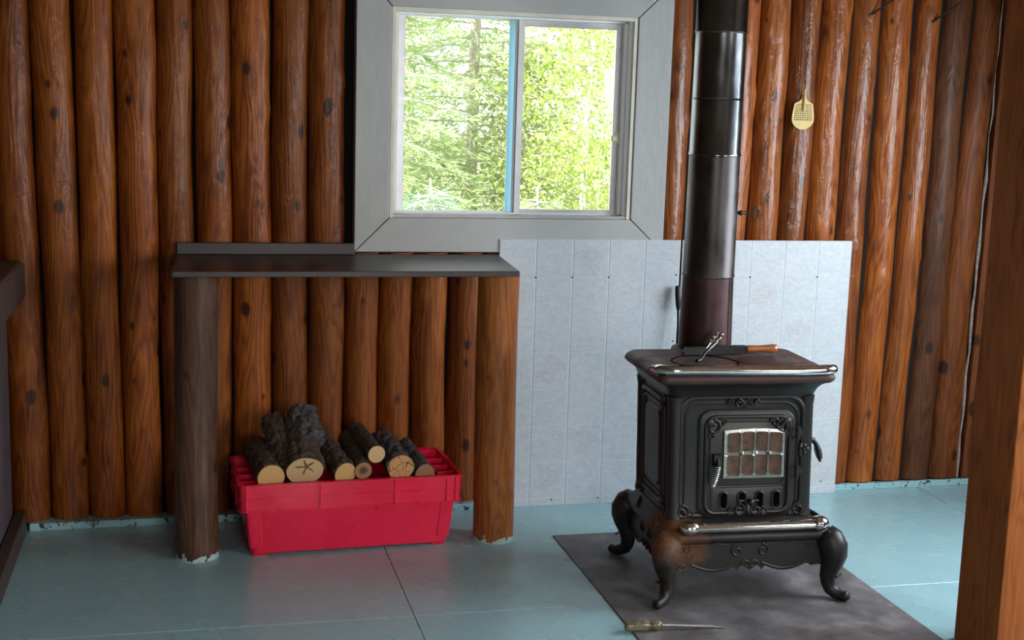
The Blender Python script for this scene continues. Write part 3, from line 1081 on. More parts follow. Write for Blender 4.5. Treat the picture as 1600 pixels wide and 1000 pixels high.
FW = [
    ((-0.912, -0.425, 0.286), (-0.14, 1, 0.13), 0.30, 0.051, 0.050, 1, 'bark', 'cut', 'firewood log with a round yellow end, leftmost in the crate', 0.10, 30),
    ((-0.793, -0.425, 0.305), (-0.02, 1, 0.36), 0.27, 0.069, 0.060, 2, 'bark', 'cut_star', 'thickest firewood log, with a wide pale end and a dark star crack', 0.16, 24),
    ((-0.770, -0.300, 0.376), (-0.10, 1, 0.58), 0.18, 0.060, 0.040, 3, 'bark_grey', None, 'grey flaky slab of bark standing on the thickest log', 0.34, 22),
    ((-0.850, -0.385, 0.288), (-0.13, 1, 0.50), 0.30, 0.050, 0.048, 4, 'bark', None, 'brown barked firewood sticking up behind the two leftmost logs', 0.16, 28),
    ((-0.648, -0.420, 0.288), (-0.27, 1, 0.24), 0.31, 0.041, 0.046, 5, 'bark', 'cut', 'firewood log with a half round yellow end, right of the thickest log', 0.18, 30),
    ((-0.582, -0.415, 0.297), (-0.10, 1, 0.16), 0.30, 0.033, 0.034, 6, 'bark', 'cut_heart', 'thin firewood log with a dark hollow brown heart', 0.08, 34),
    ((-0.531, -0.395, 0.350), (-0.16, 1, 0.10), 0.27, 0.034, 0.034, 7, 'bark', 'cut_pale', 'smooth pale ended firewood log lying highest on the pile', 0.07, 30),
    ((-0.443, -0.410, 0.302), (-0.10, 1, 0.10), 0.29, 0.051, 0.050, 8, 'bark_grey', 'cut_crack', 'firewood log with a ragged cracked reddish end', 0.18, 26),
    ((-0.352, -0.400, 0.262), (-0.12, 1, 0.12), 0.28, 0.040, 0.050, 9, 'bark_grey', 'cut_brown', 'rightmost firewood log, its brown end mostly hidden by the crate rim', 0.16, 26),
]
for (c, d, ln, rx, ry, sd, bk, ct, lab, lump, sc) in FW:
    firewood(c, d, ln, rx, ry, sd, M[bk], M[ct] if ct else None, lab, lump, sc)

# ------------------------------------------------------------------ hearth mat
mt = tag(MB().box(-0.477, 0.477, -0.70, 0.583, 0.0, 0.0045).obj('hearth_mat', M['mat'], bevel=0.001, seg=1, loc=(0.628, -0.966, 0)),
         'dark grey stained sheet on the floor beneath the stove', 'hearth mat')

# ------------------------------------------------------------------ cast iron stove
SZ = 0.0045
stove = tag(empty('parlor_stove', (0.632, -0.905, SZ), math.radians(-2.5)), 'black cast iron parlor stove with curved legs and nickel rails', 'stove')


def sh(p):
    return Vector((p.x - 0.03 * p.z, p.y, p.z))


def part(mb, name, mat='iron', smooth=45, bevel=0, parent=None, label=None, angle=40, seg=2):
    mb.map(sh)
    o = mb.obj(name, M[mat], stove if parent is None else parent, smooth=smooth, bevel=bevel, angle=angle, seg=seg)
    if label:
        o['label'] = label
    return o


# cabriole legs
def leg(sx, sy):
    d = Vector((sx, sy * 0.92, 0)).normalized()
    base = Vector((sx * 0.262, sy * 0.215, 0))
    prof = [(0.010, 0.222, 0.042), (0.030, 0.205, 0.050), (0.044, 0.180, 0.051), (0.047, 0.155, 0.046), (0.042, 0.128, 0.039), (0.034, 0.100, 0.031),
            (0.029, 0.075, 0.028), (0.031, 0.052, 0.025), (0.040, 0.033, 0.023), (0.057, 0.0225, 0.021), (0.078, 0.0165, 0.0165), (0.095, 0.0185, 0.0175), (0.105, 0.021, 0.012)]
    mb = MB()
    side = Vector((-d.y, d.x, 0))
    rings = []
    n = len(prof)
    P = [base + d * a + Vector((0, 0, z)) for a, z, r in prof]
    for i in range(n):
        tdir = (P[min(n - 1, i + 1)] - P[max(0, i - 1)]).normalized()
        u = side
        w = tdir.cross(u).normalized()
        r = prof[i][2]
        ring = []
        for k in range(16):
            a = 2 * PI * k / 16
            q = P[i] + u * math.cos(a) * r * 0.92 + w * math.sin(a) * r
            q.z = max(q.z, 0.0)
            ring.append(q)
        rings.append(ring)
    mb.loft(rings)
    part(mb, 'leg', 'iron_rust', smooth=80)
    # scroll on the knee
    orn = MB()
    for s in (-1, 1):
        pts = []
        for k in range(15):
            a = k / 14 * 2.2 * PI
            rr = 0.019 * (1 - k / 18)
            pts.append(base + d * (0.088 - 0.0 * k) * 1.0 + side * (s * (0.012 + rr * math.cos(a) * 0.8)) + Vector((0, 0, 0.165 + rr * math.sin(a))) - d * (0.004 + abs(math.cos(a)) * 0.004))
        orn.tube(pts, 0.0035, 6)
    orn.tube([base + d * 0.066 + Vector((0, 0, 0.085)) + side * (-0.022), base + d * 0.070 + Vector((0, 0, 0.083)), base + d * 0.066 + Vector((0, 0, 0.085)) + side * 0.022], 0.004, 6)
    part(orn, 'leg_scroll', 'iron_rust', smooth=True)


for sx, sy in ((-1, -1), (1, -1), (-1, 1), (1, 1)):
    leg(sx, sy)


# scalloped aprons
def apron_outline(h, ztop=0.222):
    n = 48
    pts = []
    for i in range(n + 1):
        u = -1 + 2 * i / n
        a = abs(u)
        # two swags meeting in a central drop, small lobes at the legs
        z = 0.128 - 0.024 * math.sin(PI * min(1, max(0, (a - 0.16) / 0.62)))
        if a < 0.18:
            z = 0.118 - 0.010 * math.cos(a / 0.18 * PI * 2.0)
        if a > 0.78:
            z = 0.128 - 0.012 * abs(math.sin((a - 0.78) / 0.22 * PI * 1.6))
        pts.append((u * h, z))
    return [(-h, ztop)] + pts + [(h, ztop)]


def spiral(cx, cz, r, turns, a0, sgn, y, n=18):
    return [(cx + r * (1 - 0.75 * k / n) * math.cos(a0 + sgn * turns * 2 * PI * k / n), y, cz + r * (1 - 0.75 * k / n) * math.sin(a0 + sgn * turns * 2 * PI * k / n)) for k in range(n + 1)]


def apron(h, y, rot, mat):
    mb = MB().prism(apron_outline(h), y, y + 0.012)
    O_ = []
    for s in (-1, 1):
        # raised long cartouche
        pts = []
        for k in range(25):
            u = k / 24
            pts.append((s * h * (0.16 + 0.62 * u), y - 0.001, 0.135 - 0.022 * math.sin(PI * u)))
        O_.append(MB()); O_[-1].tube(pts, 0.0044, 6)
        O_.append(MB()); O_[-1].tube([(s * h * (0.22 + 0.6 * k / 10), y - 0.001, 0.203 - 0.003 * math.sin(k)) for k in range(11)], 0.003, 6)
        O_.append(MB()); O_[-1].tube(spiral(s * h * 0.17, 0.178, 0.022, 1.15, PI / 2, -s, y - 0.001), 0.0044, 6)
        O_.append(MB()); O_[-1].tube(spiral(s * h * 0.84, 0.190, 0.016, 1.1, PI / 2, s, y - 0.001), 0.003, 6)
        O_.append(MB()); O_[-1].tube(spiral(s * h * 0.05, 0.130, 0.016, 1.0, 0 if s > 0 else PI, s, y - 0.001), 0.0044, 6)
        O_.append(MB()); O_[-1].tube(spiral(s * h * 0.90, 0.128, 0.013, 1.2, PI, -s, y - 0.001), 0.0032, 6)
    R = Matrix.Rotation(rot, 3, 'Z')
    mb.map(lambda p: R @ p)
    ap = part(mb, 'apron', mat, smooth=30)
    for o in O_:
        o.map(lambda p: R @ p)
        part(o, 'apron_scroll', mat, smooth=True, parent=ap)


apron(0.262, -0.238, 0, 'iron_rust')
apron(0.218, -0.288, -PI / 2, 'iron_rust')
apron(0.218, -0.288, PI / 2, 'iron_rust')
apron(0.262, -0.238, PI, 'iron_rust')

# base moulding
mb = rect_loft(MB(), [(0, 0, 0.292, 0.242, 0.03, 0.206), (0, 0, 0.300, 0.250, 0.032, 0.213), (0, 0, 0.304, 0.254, 0.034, 0.224), (0, 0, 0.300, 0.250, 0.034, 0.236), (0, 0, 0.293, 0.243, 0.034, 0.243),
                       (-0.004, 0, 0.284, 0.234, 0.03, 0.249), (-0.012, 0.006, 0.262, 0.21, 0.03, 0.262), (-0.017, 0.01, 0.252, 0.198, 0.028, 0.278)], 5)
part(mb, 'base_moulding', 'iron_rust', smooth=50)
# fire box
BX = -0.017
mb = rect_loft(MB(), [(BX, 0.01, 0.250, 0.195, 0.026, 0.272), (BX, 0.01, 0.246, 0.190, 0.026, 0.285), (BX, 0.01, 0.245, 0.189, 0.026, 0.66), (BX, 0.01, 0.249, 0.192, 0.026, 0.675), (BX, 0.01, 0.247, 0.190, 0.026, 0.70)], 6)
part(mb, 'fire_box', 'iron', smooth=40)
# corner pilasters with beads
for sx in (-1, 1):
    for sy in (-1, 1):
        cx, cy = BX + sx * 0.228, 0.01 + sy * 0.174
        part(MB().tube([(cx, cy, z) for z in (0.276, 0.30, 0.66, 0.69)], [0.030, 0.0255, 0.0255, 0.030], 14), 'corner_post', 'iron', smooth=45)
# cornice
mb = rect_loft(MB(), [(BX, 0.01, 0.252, 0.197, 0.028, 0.690), (BX, 0.008, 0.257, 0.202, 0.03, 0.702), (BX - .001, 0.004, 0.262, 0.206, 0.03, 0.716), (BX - .002, 0, 0.272, 0.214, 0.03, 0.730), (-0.02, -0.006, 0.290, 0.222, 0.03, 0.742),
                       (-0.021, -0.012, 0.300, 0.228, 0.032, 0.750)], 6)
part(mb, 'cornice', 'iron', smooth=50)
# top slab with collar bulge under the pipe
PXl, PYl = -0.030, 0.190
lv = [(0.297, 0.210, 0.745), (0.305, 0.216, 0.752), (0.308, 0.219, 0.762), (0.304, 0.215, 0.772), (0.296, 0.207, 0.780), (0.288, 0.200, 0.785)]
mb = rect_loft(MB(), [(-0.022, -0.036 + 0.0, hx, hy, 0.035, z) for hx, hy, z in lv], 6)
part(mb, 'top_slab', 'iron_top', smooth=50)
mb = MB().lathe([(0.112, 0.752), (0.116, 0.765), (0.112, 0.782), (0.104, 0.786)], 40, (PXl, PYl - 0.0, 0))
part(mb, 'flue_collar', 'iron_top', smooth=50)
# lid seams on the top: raised lids
mb = MB().lathe([(0.098, 0.784), (0.098, 0.7862), (0.094, 0.7872)], 48, (-0.115, -0.075, 0))
part(mb, 'lid', 'iron_top', smooth=40)
mb = MB().lathe([(0.098, 0.784), (0.098, 0.7862), (0.094, 0.7872)], 48, (0.105, -0.075, 0))
part(mb, 'lid', 'iron_top', smooth=40)
mb = MB().tube([(-0.115 + 0.112 * math.cos(a), -0.075 + 0.112 * math.sin(a), 0.7855) for a in [2 * PI * k / 40 for k in range(40)]], 0.0022, 5, True)
part(mb, 'lid_seam', 'recess_black', smooth=True)
# nickel rail along the front of the top
pts, rad = [], []
for k in range(33):
    u = k / 32
    x = -0.338 + 0.626 * u
    y = -0.252 - 0.012 * math.sin(PI * u)
    if u < 0.10:
        y += 0.055 * ((0.10 - u) / 0.10) ** 2
    if u > 0.94:
        y += 0.04 * ((u - 0.94) / 0.06) ** 2
    pts.append((x, y, 0.7935 + 0.002 * math.sin(2 * PI * u)))
    rad.append(0.0178 * (1.0 if 0.05 < u < 0.96 else 0.9))
rad[0], rad[-1] = 0.010, 0.008
rad[1], rad[2] = 0.0175, 0.0185
part(MB().tube(pts, rad, 14, flat=0.92, flatdir=(0, 0, 1)), 'top_rail', 'chrome', smooth=80, label='bright nickel rail')
for x in (-0.29, 0.25):
    part(MB().box(x - 0.02, x + 0.02, -0.245, -0.20, 0.765, 0.788), 'rail_bracket', 'iron', bevel=0.004)
# nickel foot rail
pts = [(-0.205 + 0.43 * k / 20, -0.250 - 0.006 * math.sin(PI * k / 20), 0.2645 + 0.002 * math.sin(PI * k / 20)) for k in range(21)]
fr = part(MB().tube(pts, 0.0185, 14, flat=0.9, flatdir=(0, 0, 1)), 'foot_rail', 'chrome', smooth=80, label='bright nickel foot rail')
part(MB().sphere((-0.214, -0.248, 0.2655), 0.0285, 20, 12, (1.25, 1, 0.82)), 'rail_end', 'chrome', smooth=80)
part(MB().sphere((0.240, -0.248, 0.2675), 0.0285, 20, 12, (1.15, 1, 0.9)), 'rail_end', 'chrome', smooth=80)
# ---- front plate
FY = -0.180


def ring_xz(x0, x1, z0, z1, r, y, n=6):
    return [(x, y, z) for x, z in rrect((x1 - x0) / 2, (z1 - z0) / 2, r, n, (x0 + x1) / 2, (z0 + z1) / 2)]


def plate(x0, x1, z0, z1, r, y0, y1, inset=0.01, n=6):
    """raised plate from y1 (wall) to y0 (front)"""
    a = ring_xz(x0, x1, z0, z1, r, y1, n)
    b = ring_xz(x0, x1, z0, z1, r, y0 + inset * 0.5, n)
    c = ring_xz(x0 + inset, x1 - inset, z0 + inset, z1 - inset, max(0.004, r - inset), y0, n)
    return MB().loft([a, b, c])


mb = MB().tube(ring_xz(-0.232, 0.199, 0.285, 0.686, 0.055, FY + 0.002), 0.011, 8, True)
mb.tube(ring_xz(-0.214, 0.181, 0.272, 0.668, 0.055, FY + 0.002), 0.006, 8, True)
part(mb, 'front_moulding', 'iron', smooth=True)
# beaded strip under the cornice
mb = MB()
for k in range(34):
    mb.sphere((-0.235 + 0.436 * k / 33, FY - 0.004, 0.697), 0.0052, 6, 4)
part(mb, 'bead_strip', 'iron', smooth=True)['kind'] = 'stuff'
# door
door = part(plate(-0.170, 0.166, 0.274, 0.645, 0.045, FY - 0.014, FY + 0.004, 0.012), 'door', 'iron', smooth=40)
mb = MB().tube(ring_xz(-0.148, 0.146, 0.296, 0.624, 0.035, FY - 0.015), 0.0075, 8, True)
mb.tube(ring_xz(-0.133, 0.131, 0.386, 0.609, 0.028, FY - 0.014), 0.0045, 8, True)
part(mb, 'door_moulding', 'iron', smooth=True, parent=door)
mb = MB()
for s in (-1, 1):
    cx = -0.001 + s * 0.122
    mb.tube(spiral(cx, 0.592, 0.026, 1.2, PI / 2, s, FY - 0.020), 0.0052, 7)
    mb.tube(spiral(cx - s * 0.030, 0.606, 0.017, 1.1, 0 if s < 0 else PI, -s, FY - 0.019), 0.0042, 7)
    mb.sphere((cx + s * 0.012, FY - 0.018, 0.607), 0.016, 10, 6, (1, 0.5, 1))
    mb.tube(spiral(cx + s * 0.004, 0.562, 0.013, 1.1, PI / 2, -s, FY - 0.018), 0.004, 7)
    part(mb, 'door_ornament', 'iron', smooth=True, parent=door)
    mb = MB()
    mb.tube(spiral(s * 0.030 + 0.002, 0.306, 0.022, 1.2, PI / 2, s, FY - 0.020), 0.0048, 7)
    mb.tube(spiral(s * 0.056 + 0.002, 0.299, 0.014, 1.1, PI / 2, -s, FY - 0.019), 0.004, 7)
    part(mb, 'door_scroll', 'iron', smooth=True, parent=door)
    mb = MB()
mb.sphere((0.002, FY - 0.018, 0.306), 0.017, 10, 6, (0.7, 0.6, 1.2))
part(mb, 'door_boss', 'iron', smooth=True, parent=door)
# nickel window grid
gx0, gx1, gz0, gz1 = -0.086, 0.126, 0.416, 0.579
gy = FY - 0.0215
mb = MB()
bw = 0.0105
ncol, nrow = 4, 2
cw, ch = (gx1 - gx0 - 2 * bw) / ncol, (gz1 - gz0 - 2 * bw) / nrow


def bow(p):
    u = (p.x - gx0) / (gx1 - gx0)
    return Vector((p.x, p.y, p.z + (0.006 * math.sin(PI * u) if p.z > 0.5 else 0.0)))


grid = MB()
hb = 0.0042
cells = []
for r in range(nrow):
    for c in range(ncol):
        x0 = gx0 + bw + c * cw + (hb if c else 0.001)
        x1 = gx0 + bw + (c + 1) * cw - (hb if c < ncol - 1 else 0.001)
        z0 = gz0 + bw + r * ch + (hb if r else 0.001)
        z1 = gz0 + bw + (r + 1) * ch - (hb if r < nrow - 1 else 0.001)
        cells.append((x0, x1, z0, z1))
        # cell surround: square outer to rounded inner
        ox0_, ox1_ = gx0 + bw + c * cw - (bw if c == 0 else 0), gx0 + bw + (c + 1) * cw + (bw if c == ncol - 1 else 0)
        oz0_, oz1_ = gz0 + bw + r * ch - (bw if r == 0 else 0), gz0 + bw + (r + 1) * ch + (bw if r == nrow - 1 else 0)
        outer = ring_xz(ox0_, ox1_, oz0_, oz1_, 0.0004, gy, 5)
        mid = ring_xz(x0 - 0.0028, x1 + 0.0028, z0 - 0.0028, z1 + 0.0028, 0.0085, gy - 0.0035, 5)
        inner = ring_xz(x0, x1, z0, z1, 0.007, gy + 0.003, 5)
        grid.loft([outer, mid, inner], (False, False))
grid.map(bow)
gr = part(grid, 'window_grid', 'chrome_dull', smooth=50, parent=door, label='tarnished nickel window grid')
for x0, x1, z0, z1 in cells:
    part(MB().box(x0 - 0.004, x1 + 0.004, gy + 0.0032, gy + 0.0045, z0 - 0.004, z1 + 0.008).map(bow), 'pane', 'mica', parent=door)
for c in (1, 3):
    part(MB().sphere((gx0 + bw + c * cw, gy - 0.002, (gz0 + gz1) / 2 + 0.001), 0.006, 8, 5, (1, 0.6, 1)), 'rivet', 'iron_top', smooth=True, parent=door)
# lower draught panel with slots
dp = part(plate(-0.128, 0.132, 0.286, 0.384, 0.014, FY - 0.017, FY - 0.010, 0.004), 'draught_panel', 'iron', smooth=40, parent=door)
for sx in (-0.083, -0.018, 0.044, 0.103):
    part(MB().prism([(x, z) for x, z in rrect(0.011, 0.026, 0.0105, 6, sx, 0.339)], FY - 0.0178, FY - 0.014), 'vent_slot', 'recess_black', smooth=40, parent=door)  # solid black plug standing in for the dark hollow of the slot
    part(MB().tube(ring_xz(sx - 0.014, sx + 0.014, 0.310, 0.368, 0.0135, FY - 0.018), 0.0035, 7, True), 'slot_rim', 'iron', smooth=True, parent=door)
mb = MB().sphere((0.006, FY - 0.040, 0.339), 0.012, 14, 8)
mb.tube([(0.006, FY - 0.014, 0.338), (0.006, FY - 0.034, 0.339)], 0.006, 8)
mb.tube([(-0.030, FY - 0.020, 0.337), (0.040, FY - 0.020, 0.337)], 0.006, 8)
part(mb, 'damper_knob', 'iron_black', smooth=True, parent=door)


def coil(p0, p1, r, turns, w):
    p0, p1 = Vector(p0), Vector(p1)
    ax = (p1 - p0)
    t = ax.normalized()
    u = t.cross(Vector((0, 1, 0.3))).normalized()
    v = t.cross(u)
    n = int(turns * 10)
    pts = []
    for k in range(n + 1):
        a = 2 * PI * k / 10
        rr = r * (0.75 + 0.35 * math.sin(PI * k / n))
        pts.append(p0 + ax * (k / n) + u * math.cos(a) * rr + v * math.sin(a) * rr)
    return MB().tube(pts, w, 6)


# door latch with coil handle
mb = MB().box(-0.125, -0.098, FY - 0.036, FY - 0.010, 0.462, 0.500)
mb.tube([(-0.110, FY - 0.030, 0.480), (-0.114, FY - 0.045, 0.470), (-0.125, FY - 0.050, 0.440), (-0.136, FY - 0.052, 0.405)], [0.010, 0.009, 0.006, 0.005], 8)
lt = part(mb, 'door_latch', 'iron_black', smooth=40, bevel=0, parent=door)
part(coil((-0.116, FY - 0.049, 0.465), (-0.137, FY - 0.052, 0.398), 0.0105, 10, 0.0021), 'coil_handle', 'chrome_dull', smooth=True, parent=door, label='bright coil spring handle')
# hinges and rosette
for z in (0.569, 0.436):
    mb = MB().box(0.150, 0.192, FY - 0.022, FY, z - 0.012, z + 0.012)
    mb.tube([(0.172, FY - 0.022, z - 0.022), (0.172, FY - 0.022, z + 0.022)], 0.008, 10)
    part(mb, 'hinge', 'iron', smooth=40)
mb = MB()
for k in range(5):
    a = 2 * PI * k / 5
    mb.sphere((0.199 + 0.0125 * math.cos(a), FY - 0.008, 0.507 + 0.0125 * math.sin(a)), 0.009, 8, 5, (1, 0.6, 1))
mb.sphere((0.199, FY - 0.012, 0.507), 0.005, 8, 5)
mb.sphere((0.190, FY - 0.006, 0.520), 0.009, 8, 5, (1, .6, 1))
mb.sphere((0.190, FY - 0.006, 0.489), 0.009, 8, 5, (1, .6, 1))
part(mb, 'rosette', 'iron', smooth=True)
# corner ornaments at the foot of the front and a spray at its head
mb = MB()
for s in (-1, 1):
    cx = BX + s * 0.205
    mb.tube(spiral(cx, 0.300, 0.024, 1.2, PI / 2, s, FY - 0.006), 0.005, 7)
    mb.tube(spiral(cx - s * 0.028, 0.292, 0.015, 1.1, PI / 2, -s, FY - 0.006), 0.004, 7)
    part(mb, 'front_scroll', 'iron', smooth=True)
    mb = MB()
    mb.tube(spiral(BX + s * 0.018, 0.668, 0.016, 1.2, PI / 2, s, FY - 0.012), 0.0042, 7)
    mb.tube(spiral(BX + s * 0.044, 0.672, 0.011, 1.1, PI / 2, -s, FY - 0.012), 0.0035, 7)
    part(mb, 'front_scroll', 'iron', smooth=True)
    mb = MB()
mb.sphere((BX, FY - 0.008, 0.668), 0.012, 8, 6, (0.8, 0.6, 1.4))
part(mb, 'front_boss', 'iron', smooth=True)
# side panels (left and right) with moulding
for s in (-1, 1):
    xw = BX + s * 0.245
    mb = MB()
    for ins, y in ((0.0, 0.0), (0.022, 0.0)):
        ring = [(xw + s * 0.001, yy, zz) for yy, zz in rrect(0.125 - ins, 0.178 - ins, 0.04 - ins, 5, 0.012, 0.487)]
        mb.tube(ring, 0.011 - ins * 0.18, 8, True)
    o = part(mb, 'side_moulding', 'iron', smooth=True)
    a = [(xw + s * 0.000, yy, zz) for yy, zz in rrect(0.085, 0.135, 0.03, 5, 0.012, 0.487)]
    b2 = [(xw + s * 0.008, yy, zz) for yy, zz in rrect(0.078, 0.128, 0.025, 5, 0.012, 0.487)]
    part(MB().loft([a, b2]), 'side_panel', 'iron', smooth=40)
    for sy in (-1, 1):
        mb = MB()
        pts = [(xw + s * 0.004, y, z) for y, _, z in [(q[0], 0, q[2]) for q in spiral(0.012 + sy * 0.135, 0.296, 0.026, 1.1, PI / 2, sy, 0)]]
        mb.tube(pts, 0.0065, 7)
        part(mb, 'side_scroll', 'iron', smooth=True)
        mb = MB()
        pts = [(xw + s * 0.004, q[0], q[2]) for q in spiral(0.012 + sy * 0.125, 0.672, 0.02, 1.1, -PI / 2, -sy, 0)]
        mb.tube(pts, 0.0055, 7)
        part(mb, 'side_scroll', 'iron', smooth=True)
# rolled scrolls on the left and right ledge of the base
for s in (-1, 1):
    for sy in (-0.5, 0.45):
        part(MB().tube([(s * (0.262 + 0.030 * math.sin(a)), 0.23 * sy + 0.022 * math.cos(a * 2), 0.262 - 0.012 * a) for a in [k * 0.25 for k in range(11)]], 0.010, 8), 'ledge_scroll', 'iron_rust', smooth=True)
# side lever with coil handle, right
mb = MB().tube([(BX + 0.24, -0.06, 0.505), (0.262, -0.06, 0.507), (0.292, -0.06, 0.503), (0.302, -0.062, 0.488)], [0.011, 0.010, 0.010, 0.009], 8)
mb.tube([(0.300, -0.062, 0.492), (0.318, -0.064, 0.428)], 0.0052, 8)
part(mb, 'side_lever', 'iron_black', smooth=50)
part(coil((0.302, -0.062, 0.487), (0.317, -0.064, 0.436), 0.0105, 8, 0.002), 'coil_handle', 'iron_black', smooth=True)

# ------------------------------------------------------------------ stove pipe
PX, PY = 0.592, -0.712
pipe = tag(empty('stove_pipe', (PX, PY, 0.7905)), 'tall steel flue pipe rising from the back of the stove', 'stove pipe')
Z0 = 0.7905


def sec(r0, r1, za, zb, mat, lip=True, seg=48):
    mb = MB()
    p = [(r0, za - Z0), (r1, zb - Z0)]
    if lip:
        p = [(r0, za - Z0), (r0 + 0.0022, za - Z0 + 0.003), (r0 + 0.0022, za - Z0 + 0.008), (r0, za - Z0 + 0.012), (r1, zb - Z0)]
    mb.lathe(p, seg, cap=(False, False))
    return mb.obj('pipe_section', M[mat], pipe, smooth=35)


sec(0.0945, 0.0895, Z0, 1.052, 'pipe_rust', False)
sec(0.0905, 0.0885, 1.046, 1.476, 'pipe_smoke')
sec(0.0895, 0.0875, 1.468, 1.890, 'pipe_steel')
sec(0.0885, 0.0875, 1.884, CEIL, 'pipe_steel')
# folded lengthwise seam on the lowest section
a = -0.98
MB().tube([(0.0945 * math.cos(a), 0.0945 * math.sin(a), 0.004), (0.0895 * math.cos(a), 0.0895 * math.sin(a), 0.255)], 0.0022, 6).obj('pipe_seam', M['pipe_rust'], pipe, smooth=True)
MB().lathe([(0.0905, 1.66 - Z0), (0.0892, 1.663 - Z0), (0.0905, 1.666 - Z0)], 40, cap=(False, False)).obj('pipe_bead', M['pipe_steel'], pipe, smooth=True)
# damper key with a wire loop
zd = 1.272 - Z0
dk = MB().tube([(0.080, -0.02, zd), (0.104, -0.024, zd)], 0.0065, 8).sphere((0.100, -0.024, zd), 0.009, 8, 6).obj('damper_key', M['iron_black'], pipe, smooth=True)
mb = MB()
for s in (-1, 1):
    mb.tube([(0.100, -0.024, zd), (0.125, -0.028, zd + s * 0.008), (0.150, -0.032, zd + s * 0.016)], 0.0022, 6)
lp = [(0.152 + 0.010 * math.cos(a2), -0.034, zd + 0.019 * math.sin(a2)) for a2 in [2 * PI * k / 20 for k in range(20)]]
mb.tube(lp, 0.003, 6, True)
mb.obj('wire_loop', M['wire'], dk, smooth=True)

# ------------------------------------------------------------------ things on the stove top
TOP = SZ + 0.7872


def stove_world(x, y, z):
    A = math.radians(-2.5)
    xx = x - 0.03 * (z - SZ)
    return Vector((0.632 + math.cos(A) * xx - math.sin(A) * y, -0.905 + math.sin(A) * xx + math.cos(A) * y, z))


scr = tag(empty('flat_scraper', stove_world(-0.032, 0.046, TOP), math.radians(2)), 'black flat bladed scraper with wooden handle lying on the stove top', 'scraper')
MB().prism([(-0.125, 0.0), (0.112, 0.0), (0.112, 0.030), (0.02, 0.032), (-0.115, 0.028), (-0.125, 0.012)], -0.008, 0.008).obj('blade', M['iron_black'], scr, bevel=0.002)
hp = [(0.112, 0.0115), (0.118, 0.0135), (0.14, 0.0125), (0.165, 0.0118), (0.19, 0.0135), (0.212, 0.0155), (0.226, 0.0135), (0.233, 0.006)]
MB().loft([[(x, r * 1.0 * math.cos(2 * PI * k / 18), 0.017 + r * math.sin(2 * PI * k / 18)) for k in range(18)] for x, r in hp]).obj('handle', M['wood_handle'], scr, smooth=60)['label'] = 'turned orange brown wooden handle'

lif = tag(empty('lid_lifter', stove_world(-0.128, -0.072, TOP), math.radians(28)), 'nickel stove lid lifter with ornate handle leaning up from a lid', 'lid lifter')
MB().tube([(-0.022, 0, 0.004), (-0.008, 0, 0.005), (0.004, 0, 0.014), (0.014, 0, 0.026), (0.030, 0, 0.036)], [0.007, 0.008, 0.008, 0.0075, 0.007], 10).obj('hook', M['iron_black'], lif, smooth=True)
hd = MB()
rings = []
for k in range(13):
    u = k / 12
    w = 0.008 + 0.014 * u ** 1.3 if u < 0.92 else 0.016
    p = Vector((0.026 + 0.066 * u, 0, 0.033 + 0.048 * u))
    n_ = Vector((-0.588, 0, 0.809))
    rings.append([p + Vector((0, 1, 0)) * w * math.cos(2 * PI * j / 14) + n_ * 0.0055 * math.sin(2 * PI * j / 14) for j in range(14)])
hd.loft(rings)
for s in (-1, 1):
    for (u, r) in ((0.55, 0.006), (0.78, 0.008)):
        p = Vector((0.026 + 0.066 * u, s * 0.008, 0.033 + 0.048 * u)) + Vector((-0.588, 0, 0.809)) * 0.005
        hd.tube([p + Vector((0.81, 0, 0.588)) * r * math.cos(a2) + Vector((0, 1, 0)) * r * math.sin(a2) for a2 in [2 * PI * j / 12 for j in range(12)]], 0.0022, 6, True)
hd.sphere((0.094, 0, 0.084), 0.011, 10, 6, (0.8, 1.3, 0.7))
hd.obj('handle', M['chrome'], lif, smooth=60)

# ------------------------------------------------------------------ poker leaning on the panel
pk = tag(empty('fire_poker', (0.745, -0.105, 0.0)), 'black fire poker standing behind the stove against the tileboard', 'poker')
MB().tube([(0.010, -0.010, 0.005), (0.006, 0.03, 0.45), (0.002, 0.070, 0.825)], 0.0048, 10).obj('rod', M['iron_black'], pk, smooth=True)
MB().tube([(0.002, 0.069, 0.815), (0.002, 0.070, 0.835), (0.0, 0.076, 0.88), (-0.001, 0.0785, 0.910), (-0.001, 0.079, 0.915)], [0.006, 0.0105, 0.0115, 0.0105, 0.004], 12).obj('handle', M['iron_black'], pk, smooth=True)

# ------------------------------------------------------------------ fly swatter hung on the logs
ysw = yf(1.27) - 0.014
fs = tag(empty('fly_swatter', (1.272, ysw, 1.556)), 'yellow plastic fly swatter hanging on the right hand logs', 'fly swatter')


def sw_half(z):
    """half width of the blade at height z over its lower end"""
    pts = [(0.0, 0.012), (0.006, 0.026), (0.020, 0.042), (0.034, 0.049), (0.055, 0.049), (0.085, 0.0445), (0.104, 0.041), (0.110, 0.036), (0.114, 0.020), (0.121, 0.012), (0.140, 0.007)]
    for (z0, w0), (z1, w1) in zip(pts, pts[1:]):
        if z <= z1:
            return w0 + (w1 - w0) * (z - z0) / (z1 - z0)
    return 0.006


